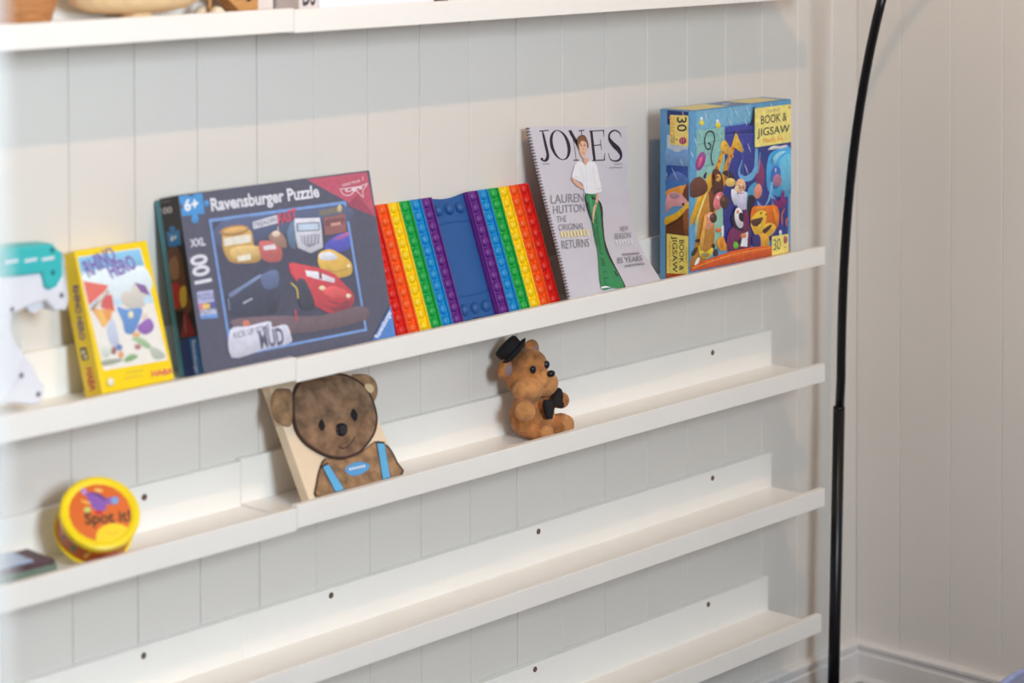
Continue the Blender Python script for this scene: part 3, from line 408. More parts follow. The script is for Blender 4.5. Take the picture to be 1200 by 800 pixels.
"magazine":[["l",[36,16,46],[.00728,.02191,.0276,.02785,.02421,.01302,.00648],[.1307,.9746],[.1328,.9494],[.1338,.8965],[.1349,.8436],[.1208,.8208],[.0906,.8078],[.06,.8114]],["e",[36,16,46],[.0627,.8179],[.0146,-.0005],[-.0033,-.0078]],["l",[36,16,46],[.00546,.00546],[.0988,.9745],[.1953,.9773]],["r",[36,16,46],[[.3886,.894],[.3862,.9074],[.3814,.9204],[.3743,.9328],[.3651,.9443],[.354,.9544],[.3413,.9631],[.3274,.97],[.3125,.9751],[.2969,.9782],[.281,.9792],[.2652,.9781],[.2498,.975],[.2352,.9699],[.2216,.9629],[.2095,.9543],[.1991,.9442],[.1906,.9329],[.1843,.9207],[.1805,.9077],[.1791,.8945],[.1802,.8812],[.1839,.8682],[.1902,.8559],[.1988,.8444],[.2096,.8341],[.2224,.8253],[.2368,.8182],[.2525,.813],[.2691,.8097],[.2861,.8085],[.3031,.8095],[.3196,.8125],[.3352,.8176],[.3493,.8246],[.3617,.8333],[.372,.8435],[.38,.855],[.3855,.8674],[.3883,.8805]],[[.3542,.8938],[.3526,.9065],[.3492,.9188],[.3444,.9306],[.3381,.9414],[.3305,.951],[.3219,.9592],[.3125,.9658],[.3024,.9706],[.2918,.9735],[.2811,.9745],[.2701,.9735],[.2593,.9705],[.2491,.9657],[.2397,.9591],[.2313,.9509],[.2241,.9413],[.2182,.9306],[.2139,.919],[.2113,.9067],[.2105,.8942],[.2114,.8816],[.2141,.8693],[.2186,.8576],[.2247,.8468],[.2324,.8372],[.2414,.8289],[.2515,.8222],[.2625,.8173],[.2741,.8143],[.286,.8132],[.2974,.8141],[.3084,.817],[.3189,.8218],[.3283,.8284],[.3366,.8366],[.3434,.8463],[.3487,.8571],[.3523,.8688],[.3541,.8812]]],["l",[36,16,46],[.02734,.02948,.02978],[.4077,.9746],[.4477,.9225],[.4806,.8824]],["l",[36,16,46],[.00552,.00559,.00569],[.4276,.9291],[.4304,.8754],[.4267,.8068]],["l",[36,16,46],[.00569,.00569],[.3971,.8068],[.4554,.8082]],["l",[36,16,46],[.00638,.00646],[.5235,.9772],[.5244,.9164]],["l",[36,16,46],[.00547,.00547],[.4947,.9762],[.5552,.9803]],["l",[36,16,46],[.00547,.00547],[.3873,.9738],[.4258,.9762]],["l",[36,16,46],[.02561,.027,.02759],[.6241,.9769],[.6266,.8933],[.6295,.807]],["l",[36,16,46],[.00548,.00552],[.6022,.976],[.7609,.9815]],["l",[36,16,46],[.00371,.0092],[.7535,.9412],[.751,.9802]],["l",[36,16,46],[.00559,.0056],[.6327,.8926],[.7127,.8968]],["l",[36,16,46],[.00371,.00653,.00376],[.7117,.9269],[.7127,.8968],[.714,.8681]],["l",[36,16,46],[.00571,.00572],[.6029,.805],[.7456,.8091]],["l",[36,16,46],[.00378,.01048],[.7505,.8502],[.7392,.8106]],["l",[36,16,46],[.00377,.00751,.00837,.01299,.02424,.03389,.0361,.0287,.01344,.00767,.00573,.00379],[.9379,.9366],[.9242,.9646],[.87,.9807],[.8184,.9648],[.8076,.932],[.8492,.8971],[.903,.8684],[.9303,.8352],[.913,.8088],[.8591,.8005],[.807,.8139],[.7893,.8484]],["l",[160,156,166],[.00743,.00744],[.0546,.7893],[.0636,.7893]],["l",[160,156,166],[.00744,.00745],[.0678,.7893],[.0768,.7893]],["l",[160,156,166],[.00746,.00746],[.0811,.7893],[.0901,.7893]],["l",[160,156,166],[.00747,.00748],[.0944,.7893],[.1035,.7894]],["l",[160,156,166],[.00748,.00749],[.1078,.7894],[.1169,.7894]],["l",[160,156,166],[.00749,.0075],[.1211,.7895],[.1303,.7895]],["l",[160,156,166],[.00769,.0077],[.8514,.7828],[.8614,.7828]],["l",[160,156,166],[.0077,.0077],[.8662,.7827],[.8762,.7826]],["l",[160,156,166],[.0077,.0077],[.881,.7826],[.891,.7825]],["l",[160,156,166],[.00771,.00771],[.8957,.7824],[.9058,.7823]],["l",[160,156,166],[.00771,.00771],[.9105,.7822],[.9206,.7821]],["l",[160,156,166],[.00771,.00772],[.9253,.782],[.9354,.7818]],["l",[160,156,166],[.00771,.00772],[.7879,.7634],[.7997,.7633]],["l",[160,156,166],[.00772,.00772],[.8053,.7633],[.8171,.7632]],["l",[160,156,166],[.00772,.00772],[.8227,.7631],[.8346,.763]],["l",[160,156,166],[.00772,.00772],[.8401,.7629],[.852,.7627]],["l",[160,156,166],[.00773,.00773],[.8576,.7626],[.8694,.7625]],["l",[160,156,166],[.00773,.00773],[.875,.7624],[.8869,.7621]],["l",[160,156,166],[.00773,.00773],[.8925,.762],[.9043,.7618]],["l",[160,156,166],[.00773,.00774],[.9099,.7617],[.9218,.7614]],["l",[160,156,166],[.00774,.00774],[.9274,.7612],[.9392,.7609]],["t",[146,141,150],"LAUREN",[.0434,.5671],[.4325,.5699],[.0615,.6188],0],["t",[146,141,150],"HUTTON",[.0402,.5101],[.4183,.5131],[.0571,.5579],0],["t",[146,141,150],"THE",[.0567,.464],[.1687,.4634],[.0681,.4992],0],["t",[146,141,150],"ORIGINAL",[.0495,.4161],[.3595,.4147],[.0618,.453],0],["l",[232,216,158],[.0318,.03211],[.0605,.3943],[.0854,.3938]],["l",[232,216,158],[.03225,.03255],[.0972,.3936],[.1225,.3933]],["l",[232,216,158],[.0327,.033],[.1346,.3932],[.1604,.3929]],["l",[232,216,158],[.03314,.03343],[.1726,.3928],[.1989,.3927]],["l",[232,216,158],[.03357,.03386],[.2113,.3926],[.238,.3926]],["l",[232,216,158],[.03399,.03426],[.2506,.3926],[.2777,.3926]],["l",[232,216,158],[.03439,.03464],[.2905,.3926],[.318,.3927]],["l",[232,216,158],[.03476,.035],[.331,.3927],[.3588,.3929]],["l",[232,216,158],[.03511,.03532],[.3719,.3929],[.4,.3931]],["t",[146,141,150],"RETURNS",[.0337,.3157],[.3623,.3134],[.0513,.3643],0],["t",[146,141,150],"NEW",[.8123,.3845],[.9107,.3855],[.829,.4184],0],["t",[146,141,150],"SEASON",[.7061,.3443],[.9134,.342],[.7265,.3802],0],["l",[226,224,232],[.03063,.03063],[.7078,.323],[.7334,.3228]],["l",[226,224,232],[.03063,.03061],[.7455,.3226],[.7709,.3224]],["l",[226,224,232],[.03059,.03055],[.7829,.3222],[.8081,.3218]],["l",[226,224,232],[.03052,.03045],[.82,.3216],[.845,.3212]],["l",[226,224,232],[.03041,.03032],[.8567,.321],[.8815,.3204]],["l",[226,224,232],[.03027,.03016],[.8931,.3202],[.9176,.3195]],["l",[160,156,166],[.01412,.01415],[.7297,.2469],[.7462,.2466]],["l",[160,156,166],[.01417,.01419],[.754,.2464],[.7704,.246]],["l",[160,156,166],[.0142,.01422],[.7781,.2458],[.7944,.2454]],["l",[160,156,166],[.01423,.01425],[.8021,.2452],[.8184,.2448]],["l",[160,156,166],[.01426,.01427],[.826,.2445],[.8422,.2441]],["l",[160,156,166],[.01428,.01429],[.8498,.2438],[.8659,.2433]],["l",[160,156,166],[.01429,.0143],[.8734,.2431],[.8894,.2426]],["l",[160,156,166],[.0143,.0143],[.8969,.2423],[.9127,.2417]],["l",[160,156,166],[.01429,.01427],[.9202,.2415],[.9359,.2408]],["t",[146,141,150],"85 YEARS",[.6256,.1958],[.9298,.1908],[.6504,.2332],1],["l",[160,156,166],[.0142,.01426],[.6983,.1736],[.7163,.1734]],["l",[160,156,166],[.01428,.01434],[.7248,.1733],[.7428,.1731]],["l",[160,156,166],[.01436,.01441],[.7513,.173],[.7692,.1728]],["l",[160,156,166],[.01443,.01448],[.7776,.1727],[.7955,.1724]],["l",[160,156,166],[.0145,.01453],[.8039,.1723],[.8218,.1721]],["l",[160,156,166],[.01455,.01458],[.8302,.1719],[.8479,.1716]],["l",[160,156,166],[.01459,.01462],[.8563,.1715],[.874,.1712]],["l",[160,156,166],[.01463,.01465],[.8823,.171],[.9,.1707]],["l",[160,156,166],[.01465,.01467],[.9082,.1705],[.9258,.1702]],["s",[44,46,48],[.4644,.6144],[.6406,.5588],[.6098,.4291],[.5715,.3072],[.5973,.0558],[.5589,.0775],[.5056,.338],[.4813,.4321],[.4546,.5063]],["s",[46,140,86],[.4677,.6125],[.5901,.6131],[.6131,.5499],[.6014,.476],[.5545,.3364],[.5425,.2606],[.5852,.059],[.4571,.0593],[.3396,.0754],[.4386,.2748],[.4489,.3399],[.4735,.4784]],["s",[34,110,66],[.5284,.5235],[.5533,.4677],[.5056,.338],[.4544,.108],[.3909,.0948],[.456,.2646]],["s",[70,165,108],[.5075,.5974],[.5402,.551],[.5264,.4682],[.5064,.4778],[.4959,.5424]],["l",[40,44,46],[.00708,.00738,.00742],[.4756,.5519],[.4813,.4321],[.4549,.3116]],["p",[246,246,250],[.344,.0768],[.3962,.0752],[.4416,.0629],[.3388,.068]],["s",[222,172,146],[.3357,.7115],[.363,.7013],[.415,.6741],[.4634,.6522],[.4452,.6403],[.3815,.6576],[.3379,.6881]],["l",[222,172,146],[.02618,.02675,.0211,.01712],[.6102,.6184],[.5878,.5713],[.5318,.518],[.4937,.4713]],["l",[214,160,134],[.01707,.01082],[.4971,.478],[.4852,.4443]],["s",[236,236,242],[.4533,.8001],[.5084,.7867],[.5708,.8016],[.6334,.7846],[.6496,.7267],[.6676,.6517],[.6552,.6247],[.5957,.6186],[.5721,.6121],[.4631,.6186],[.4546,.6469],[.4426,.6739],[.3809,.6944],[.341,.7115],[.3669,.748],[.4053,.7867]],["p",[222,168,142],[.4941,.8184],[.5562,.8185],[.5473,.8016],[.5117,.7732],[.4987,.7948]],["l",[206,206,216],[.00384,.004],[.5902,.7677],[.6033,.6456]],["l",[206,206,216],[.00384,.00396],[.4509,.7679],[.4704,.6737]],["l",[204,204,214],[.00288,.00302],[.5138,.7712],[.4831,.6265]],["l",[206,206,216],[.00389,.00392],[.3743,.7145],[.4376,.7008]],["l",[200,200,212],[.004,.00399],[.6015,.6389],[.666,.6449]],["s",[116,76,50],[.454,.9091],[.4762,.9396],[.5157,.9535],[.5501,.945],[.5699,.91],[.5681,.8761],[.5519,.8828],[.4711,.8688],[.4545,.8822]],["s",[226,180,154],[.4728,.9059],[.5084,.9217],[.5441,.9166],[.5533,.8895],[.5371,.8489],[.5107,.8231],[.483,.8251],[.4677,.8553]],["s",[130,88,60],[.4638,.8991],[.4859,.9296],[.5248,.9401],[.5553,.9234],[.5504,.9112],[.5078,.919],[.4786,.8992]],["e",[70,50,44],[.4913,.8905],[.0087,.0001],[-.0006,-.0027]],["e",[70,50,44],[.5264,.8921],[.0087,.0001],[-.0006,-.0027]],["l",[110,74,54],[.00278,.00278],[.483,.8972],[.5031,.8987]],["l",[110,74,54],[.00278,.00278],[.518,.8988],[.5382,.9003]],["l",[196,140,118],[.00279,.0028,.0028],[.5109,.8893],[.504,.8703],[.5135,.8677]],["e",[178,84,84],[.504,.8488],[.0152,.0001],[-.001,-.0041]],["e",[245,240,236],[.5042,.8494],[.0102,.0],[-.0003,-.0014]]],
"puzzle_front":[["p",[66,66,86],[-.0009,.2233],[.3227,.2215],[.3297,.0006],[-.0002,.0029]],["p",[196,64,92],[.2132,.2217],[.3208,.2211],[.3235,.1603]],["p",[160,40,70],[.2764,.1816],[.2983,.1935],[.3235,.1603]],["p",[40,146,216],[.0006,.2218],[.0376,.2215],[.0364,.1958],[.0005,.197]],["e",[40,146,216],[.0205,.1913],[.0056,-.0006],[-.001,-.0054]],["e",[66,66,86],[-.0,.2088],[.0039,-.0004],[-.0006,-.0034]],["e",[40,146,216],[.0423,.2084],[.0039,-.0004],[-.0007,-.0038]],["e",[66,66,86],[.0195,.2219],[.0039,-.0004],[-.0004,-.0024]],["t",[250,250,250],"6+",[.0059,.2026],[.028,.203],[.0076,.2169],2],["t",[225,225,235],"XXL",[.0073,.1576],[.0311,.1576],[.0073,.1673],2],["t",[225,225,235],"100",[.0315,.1119],[.0292,.1474],[.0049,.1112],2],["p",[182,186,226],[.0067,.1021],[.0322,.1014],[.0321,.087],[.0058,.0878]],["p",[200,120,150],[.0058,.0878],[.0189,.0874],[.0183,.0792],[.0061,.0796]],["p",[236,196,70],[.0126,.0862],[.024,.086],[.0237,.0799],[.0123,.0801]],["p",[70,80,160],[.0242,.087],[.033,.0868],[.0324,.0787],[.0245,.0791]],["p",[214,220,240],[.0068,.0788],[.0332,.0782],[.0327,.0711],[.0064,.072]],["p",[100,150,220],[.0067,.0733],[.0338,.0719],[.0337,.0668],[.0067,.0686]],["t",[90,90,140],"PUZZLE",[.0074,.0917],[.032,.0911],[.0079,.0992],1],["t",[60,70,130],"PERFECT",[.0067,.0737],[.0326,.0728],[.0071,.0781],1],["t",[232,232,240],"Ravensburger Puzzle",[.048,.1983],[.2303,.1973],[.0482,.2144],2],["l",[238,226,232],[.00109,.00109,.0011,.0011,.00111,.00111,.00111,.00111,.0011,.00109],[.2676,.2033],[.2729,.1956],[.2841,.1937],[.2954,.1986],[.3069,.1886],[.3077,.1973],[.3183,.2058],[.3043,.2034],[.2835,.2032],[.2681,.2033]],["t",[244,234,238],"Cars",[.2763,.1983],[.3072,.2001],[.2768,.2035],2],["t",[240,222,228],"DISNEY PIXAR",[.2728,.2062],[.306,.2093],[.2725,.2096],1],["t",[240,222,228],"3",[.3094,.2105],[.3116,.2111],[.3106,.2162],1],["p",[112,154,216],[.0414,.1886],[.275,.1871],[.2778,.0149],[.0444,.0153]],["p",[52,54,76],[.0452,.1846],[.2703,.1828],[.2738,.0183],[.0485,.0186]],["s",[70,84,120],[.0599,.183],[.1664,.1822],[.2735,.18],[.2718,.1594],[.1615,.157],[.0562,.1512]],["p",[120,110,90],[.2252,.1795],[.266,.1808],[.2657,.1733],[.225,.1721]],["e",[210,190,130],[.2617,.1784],[.004,-.0004],[-.001,-.0048]],["s",[206,160,66],[.0578,.16],[.0618,.1684],[.0855,.1711],[.1059,.167],[.1079,.1468],[.1173,.1403],[.1138,.128],[.0935,.1269],[.0665,.1321],[.0578,.1474]],["e",[176,120,52],[.0795,.17],[.0241,-.0001],[-.0,-.0064]],["e",[226,180,90],[.0807,.1702],[.0195,-.0001],[-.0,-.0039]],["p",[232,226,210],[.0601,.1622],[.1046,.1626],[.104,.1524],[.0601,.1525]],["s",[226,190,110],[.0721,.1493],[.1137,.1461],[.1137,.1335],[.0717,.135]],["p",[240,232,214],[.078,.1375],[.0998,.1379],[.0994,.1307],[.0779,.131]],["s",[196,92,84],[.1156,.1496],[.1291,.1516],[.1448,.1461],[.1525,.136],[.1477,.1238],[.1285,.124],[.1168,.1313]],["s",[160,120,96],[.1352,.1582],[.1503,.1619],[.1604,.1516],[.1603,.1388],[.1488,.142],[.1361,.1508]],["e",[232,214,190],[.1466,.1578],[.0066,-.0008],[-.0008,-.0039]],["p",[226,220,224],[.1219,.1452],[.1423,.1455],[.1434,.139],[.1232,.1396]],["l",[236,226,210],[.00125,.00125],[.1514,.1673],[.1505,.1601]],["p",[214,214,224],[.1807,.174],[.2246,.1702],[.2246,.1516],[.2225,.1313],[.1996,.1267],[.1794,.1365],[.1782,.1551]],["p",[90,96,120],[.1831,.1674],[.2223,.1649],[.2215,.1538],[.1821,.1565]],["p",[196,216,236],[.1853,.1661],[.22,.1637],[.2198,.1551],[.1848,.1576]],["p",[150,150,168],[.1861,.1514],[.2204,.1493],[.2168,.1376],[.1987,.1342],[.1877,.141]],["l",[236,236,242],[.00106,.00106],[.1902,.1511],[.1899,.1397]],["l",[236,236,242],[.00106,.00106],[.1965,.1504],[.1952,.139]],["l",[236,236,242],[.00106,.00106],[.2027,.1496],[.2005,.1384]],["l",[236,236,242],[.00106,.00106],[.2091,.1489],[.2058,.1378]],["l",[236,236,242],[.00107,.00106],[.2154,.1482],[.2112,.1372]],["s",[90,120,150],[.1654,.1584],[.179,.1716],[.1758,.1369],[.1658,.1418]],["p",[150,86,78],[.2307,.1696],[.2704,.1709],[.2667,.1468],[.2286,.1465]],["p",[120,62,58],[.2325,.1656],[.2682,.1666],[.267,.158],[.2315,.1583]],["p",[206,150,130],[.2416,.1609],[.2594,.1611],[.2591,.157],[.2418,.1571]],["s",[70,76,190],[.2258,.1328],[.2375,.1408],[.2588,.1458],[.2707,.1388],[.2687,.1258],[.2514,.1223],[.2292,.125]],["s",[170,90,170],[.2424,.1402],[.2692,.1465],[.2695,.1417],[.2495,.1375]],["s",[230,184,60],[.2107,.1198],[.217,.1264],[.2348,.1276],[.2486,.1207],[.262,.1116],[.2681,.1015],[.2628,.0909],[.2421,.0894],[.2209,.0962],[.2109,.1086]],["s",[226,228,236],[.2138,.1231],[.2317,.1247],[.2441,.1175],[.2407,.1133],[.2173,.1156]],["l",[160,110,50],[.00085,.00086,.00086],[.2224,.1035],[.2388,.0977],[.2595,.0997]],["e",[250,240,200],[.2621,.1022],[.003,-.0004],[-.0004,-.0018]],["s",[44,50,72],[.0544,.0926],[.079,.1001],[.1092,.1105],[.1319,.1167],[.1439,.1043],[.1385,.0832],[.1285,.0628],[.0987,.0562],[.0627,.0631],[.0518,.0788]],["s",[120,140,180],[.057,.0941],[.0816,.1015],[.1092,.1105],[.1097,.1069],[.0832,.0977],[.0582,.0886]],["s",[86,104,144],[.1112,.1085],[.1382,.1123],[.1367,.0925],[.1151,.0917]],["l",[206,214,228],[.00161,.00162],[.0761,.0787],[.092,.0826]],["l",[180,190,210],[.001,.001],[.0534,.0874],[.053,.0733]],["e",[28,30,44],[.1226,.069],[.0079,-.0011],[-.002,-.0102]],["s",[206,48,52],[.1612,.1185],[.1823,.1141],[.229,.0989],[.2502,.0794],[.2616,.0667],[.2602,.0538],[.2428,.0432],[.2181,.0457],[.1979,.0568],[.1826,.0663],[.1685,.0938],[.1611,.1057]],["s",[40,44,60],[.1685,.0938],[.1831,.0937],[.1935,.0593],[.1733,.0566],[.1666,.0721]],["s",[150,30,44],[.2018,.0637],[.2246,.0531],[.2585,.0578],[.2513,.0476],[.2282,.0462]],["p",[232,232,240],[.1857,.1063],[.207,.1017],[.2345,.0889],[.2321,.0837],[.2028,.093],[.1871,.0987]],["p",[150,40,46],[.2082,.1016],[.2129,.0999],[.2123,.0911],[.2076,.0924]],["s",[226,80,76],[.2096,.0774],[.2302,.0802],[.2533,.0697],[.2493,.0628],[.2223,.0664]],["e",[240,220,190],[.2534,.0641],[.0045,-.0006],[-.0006,-.0029]],["e",[236,228,180],[.2101,.0801],[.0053,-.0007],[-.0006,-.0029]],["l",[236,206,90],[.00208,.00209,.00209],[.1586,.0933],[.1667,.0849],[.1666,.0721]],["l",[120,20,36],[.00127,.00128,.00129],[.2165,.0626],[.2353,.0563],[.2533,.0576]],["s",[110,86,90],[.053,.0609],[.1271,.0558],[.1982,.0458],[.2744,.0481],[.2756,.0292],[.17,.0279],[.0771,.0414]],["l",[206,60,60],[.00291,.00291],[.159,.0586],[.1586,.0441]],["e",[214,120,80],[.0759,.0532],[.0059,-.0008],[-.0008,-.0042]],["s",[214,214,230],[.0489,.0491],[.0787,.0497],[.1142,.0507],[.1174,.0427],[.1402,.0427],[.1457,.0278],[.1415,.019],[.0959,.0172],[.0458,.0153]],["t",[96,96,120],"KICK UP SOME",[.0532,.0375],[.1127,.0402],[.0528,.0453],1],["t",[80,82,112],"MUD",[.0936,.0197],[.1335,.0198],[.093,.0412],2],["p",[222,222,232],[.1097,.1771],[.1518,.1816],[.1517,.1713],[.1099,.168]],["t",[130,130,150],"TREADIN",[.1112,.17],[.1502,.1737],[.1104,.1759],2],["t",[222,60,72],"FAST",[.1512,.1688],[.1843,.1736],[.1524,.1826],2],["p",[60,128,208],[.283,.0016],[.3263,.0424],[.3297,.0006]],["t",[236,240,250],"Ravensburger",[.2944,.0028],[.3263,.0328],[.287,.0061],2]],
"puzzle_side":[["p",[34,30,40],[.011,.2247],[.0502,.2235],[.0488,-.0016],[.0071,.002]],["t",[190,186,186],"100",[.0092,.204],[.0338,.2035],[.01,.2119],2],["l",[110,105,110],[.00116,.00115],[.0116,.2185],[.0338,.2182]],["p",[34,120,180],[.0168,.181],[.0424,.1811],[.042,.1623],[.0165,.1626]],["e",[34,120,180],[.0293,.1839],[.0057,-.0007],[-.0007,-.003]],["e",[34,120,180],[.0278,.1602],[.0057,-.0006],[-.0007,-.003]],["t",[250,250,250],"6+",[.0229,.1687],[.0348,.1692],[.0237,.1765],1],["s",[96,62,48],[.0123,.157],[.037,.1573],[.041,.1113],[.0437,.0808],[.0095,.0808],[.0088,.1206]],["s",[176,50,44],[.0099,.1144],[.0274,.1157],[.0267,.0914],[.0099,.0869]],["s",[206,170,60],[.0263,.1067],[.0386,.1116],[.0362,.0905],[.0256,.087]],["s",[150,110,80],[.0143,.1445],[.0301,.1489],[.0294,.1246],[.0143,.1231]],["p",[132,30,42],[.0149,.0743],[.0338,.0802],[.0454,.0504],[.0171,.0498]],["p",[24,20,28],[.0092,.0839],[.0294,.0821],[.0178,.0527],[.0121,.0623]],["l",[190,150,150],[.00115,.00115],[.028,.0761],[.0274,.0565]],["p",[40,110,180],[.0105,.0466],[.0478,.0484],[.0482,-.0003],[.0082,.0025]],["p",[22,58,120],[.0105,.0466],[.0311,.0474],[.0321,.0008],[.0082,.0025]],["t",[226,232,240],"Ravensburger",[.0363,.0445],[.0347,.0036],[.0431,.0446],1]],
"yellow_front":[["p",[236,232,226],[.0008,.165],[.0968,.1648],[.1036,.0249],[.0078,.0273]],["p",[112,190,232],[.0018,.1639],[.0954,.1637],[.0989,.1171],[.0047,.1245]],["p",[190,222,240],[.0039,.1474],[.0974,.1481],[.1001,.0957],[.0059,.1036]],["p",[120,192,232],[.0019,.1642],[.0954,.1636],[.0965,.1433],[.0384,.1469],[.0067,.146]],["s",[226,240,248],[.0045,.1426],[.0413,.1465],[.051,.1366],[.0955,.1421],[.0984,.1103],[.0294,.1097],[.0045,.118]],["p",[228,92,80],[.004,.1359],[.0393,.1257],[.0317,.1193],[.0053,.1057]],["p",[214,70,72],[.0276,.1149],[.0411,.1143],[.0405,.0933],[.0213,.101]],["p",[150,110,90],[.0057,.1013],[.0367,.1211],[.039,.1183],[.01,.0976]],["l",[206,196,180],[.00346,.00348,.00351],[.0095,.0953],[.0216,.1083],[.0367,.1211]],["s",[208,202,194],[.0528,.1065],[.0596,.1155],[.0685,.1143],[.0765,.122],[.0912,.1188],[.0922,.1073],[.0852,.1008],[.0866,.0943],[.0708,.0928],[.0593,.0956]],["p",[120,70,150],[.0771,.1244],[.0927,.1186],[.0972,.1054],[.0846,.1109]],["p",[232,150,70],[.0088,.1008],[.0376,.0967],[.0334,.0864],[.0193,.0762]],["p",[240,190,80],[.0132,.0988],[.0228,.0975],[.026,.0834],[.0196,.0776]],["s",[190,200,226],[.0241,.0755],[.035,.0862],[.0382,.0721],[.037,.0533],[.0283,.0519],[.0238,.0607]],["s",[74,136,206],[.0447,.0985],[.0587,.0938],[.0803,.0921],[.0757,.0804],[.0616,.0646],[.0494,.0664],[.0486,.0802]],["s",[236,226,170],[.0601,.0895],[.0662,.09],[.0653,.0832],[.0595,.0834]],["s",[136,76,176],[.0678,.0691],[.078,.0759],[.0889,.0785],[.0935,.0695],[.0882,.062],[.0758,.0604]],["s",[226,210,196],[.0783,.0841],[.0872,.0856],[.0855,.0789],[.0786,.0786]],["s",[150,186,140],[.0567,.0585],[.0701,.0578],[.0838,.0448],[.0766,.0432],[.0622,.0535]],["s",[120,170,110],[.0412,.0364],[.0521,.0401],[.0612,.036],[.0502,.0322],[.0402,.0324]],["e",[176,110,110],[.0632,.0472],[.0049,-.0007],[-.0008,-.0032]],["e",[80,120,180],[.0363,.0507],[.0048,-.0007],[-.001,-.0039]],["e",[150,90,90],[.0274,.048],[.0042,-.0006],[-.0011,-.0044]],["e",[226,160,100],[.0367,.0418],[.0042,-.0006],[-.0011,-.0044]],["s",[150,160,140],[.0086,.0387],[.0315,.0379],[.0373,.0342],[.0104,.0324]],["s",[180,188,176],[.0805,.0453],[.0957,.0375],[.1003,.0285],[.0835,.0298]],["e",[226,170,110],[.0643,.0621],[.0059,-.0009],[-.0008,-.0032]],["s",[206,214,204],[.0105,.0533],[.0251,.0524],[.0194,.0424],[.0111,.0424]],["t",[110,72,170],"RHINO",[.0125,.1391],[.0586,.1551],[.0065,.1586],2],["t",[124,80,176],"HERO",[.0457,.1333],[.0864,.1418],[.0393,.1505],2],["t",[222,60,70],"HABA",[.0752,.0089],[.1081,.008],[.0759,.0159],2],["l",[190,172,50],[.00133,.00133],[.039,.0192],[.041,.0191]],["l",[190,172,50],[.00133,.00133],[.0419,.0191],[.0439,.0191]],["l",[190,172,50],[.00133,.00133],[.0449,.0191],[.0469,.019]],["l",[190,172,50],[.00133,.00133],[.0478,.019],[.0499,.019]],["l",[190,172,50],[.00133,.00134],[.0508,.0189],[.0528,.0189]],["l",[190,172,50],[.00134,.00134],[.0538,.0189],[.0558,.0189]],["l",[190,172,50],[.00134,.00134],[.0568,.0188],[.0588,.0188]],["l",[190,172,50],[.00134,.00134],[.0598,.0188],[.0618,.0187]],["l",[190,172,50],[.00134,.00134],[.0627,.0187],[.0648,.0187]],["l",[190,172,50],[.00132,.00133],[.0327,.0134],[.0352,.0134]],["l",[190,172,50],[.00133,.00133],[.0364,.0134],[.0389,.0133]],["l",[190,172,50],[.00133,.00133],[.0401,.0133],[.0427,.0133]],["l",[190,172,50],[.00133,.00133],[.0439,.0132],[.0464,.0132]],["l",[190,172,50],[.00133,.00133],[.0476,.0132],[.0502,.0131]],["l",[190,172,50],[.00133,.00134],[.0514,.0131],[.0539,.0131]],["l",[190,172,50],[.00134,.00134],[.0552,.013],[.0577,.013]],["l",[190,172,50],[.00134,.00134],[.0589,.013],[.0615,.0129]],["e",[200,180,90],[.0141,.0126],[.0054,-.0009],[-.0013,-.0052]],["e",[252,250,236],[.0141,.0126],[.0038,-.0006],[-.0009,-.0036]],["e",[200,180,90],[.0141,.0126],[.0016,-.0003],[-.0003,-.0014]]],
"yellow_side":[["t",[90,60,130],"RHINO HERO",[.0185,.1335],[.0117,.0689],[.0299,.1325],2],["p",[70,60,50],[.0087,.0602],[.0211,.0592],[.0214,.0444],[.0088,.0447]],["e",[240,230,180],[.0141,.0543],[.0035,-.0006],[-.0009,-.0026]],["e",[240,230,180],[.0164,.0483],[.003,-.0005],[-.0008,-.0023]],["t",[206,50,50],"HABA",[.0131,.0353],[.012,.0072],[.0264,.0343],2]],
"tin_lid":[["e",[226,104,34],[0,.0],[.0372,0],[0,.0372]],["s",[252,218,16],[-.0091,-.0257],[-.0007,-.0185],[.0124,-.016],[.0243,-.0204],[.0296,-.0288],[.0208,-.0443],[-.0091,-.0401]],["s",[136,88,186],[-.0175,.0315],[-.0131,.0341],[-.0087,.0273],[.0009,.026],[.0106,.0177],[.0221,.0185],[.0254,.0134],[.02,.0079],[.0104,.0092],[.0061,.0021],[-.0048,.0036],[-.0099,.0135],[-.0123,.0231]],["s",[90,60,140],[-.0086,.028],[.0022,.0251],[.0105,.017],[.0074,.0155],[.0002,.0222]],["e",[120,170,220],[.02,.0132],[.0047,-.0006],[-.0009,-.0045]],["e",[186,150,220],[-.0139,.0295],[.003,-.0004],[-.0007,-.0039]],["l",[250,190,80],[.00146,.00378,.00204],[-.0198,.0191],[-.0151,.0157],[-.0093,.0131]],["e",[196,214,120],[-.0145,.0056],[.0041,-.0006],[-.0007,-.0036]],["e",[196,40,48],[-.0016,.0],[.0049,-.0007],[-.0006,-.003]],["e",[244,196,110],[.0036,.0288],[.0052,-.0018],[-.0007,-.0021]],["t",[52,40,24],"Spot it!",[-.0206,-.013],[.0343,-.0156],[-.0194,.0021],2],["l",[226,150,50],[.00101,.00101,.00101],[.0039,-.0275],[.0072,-.0284],[.0149,-.0286]]],
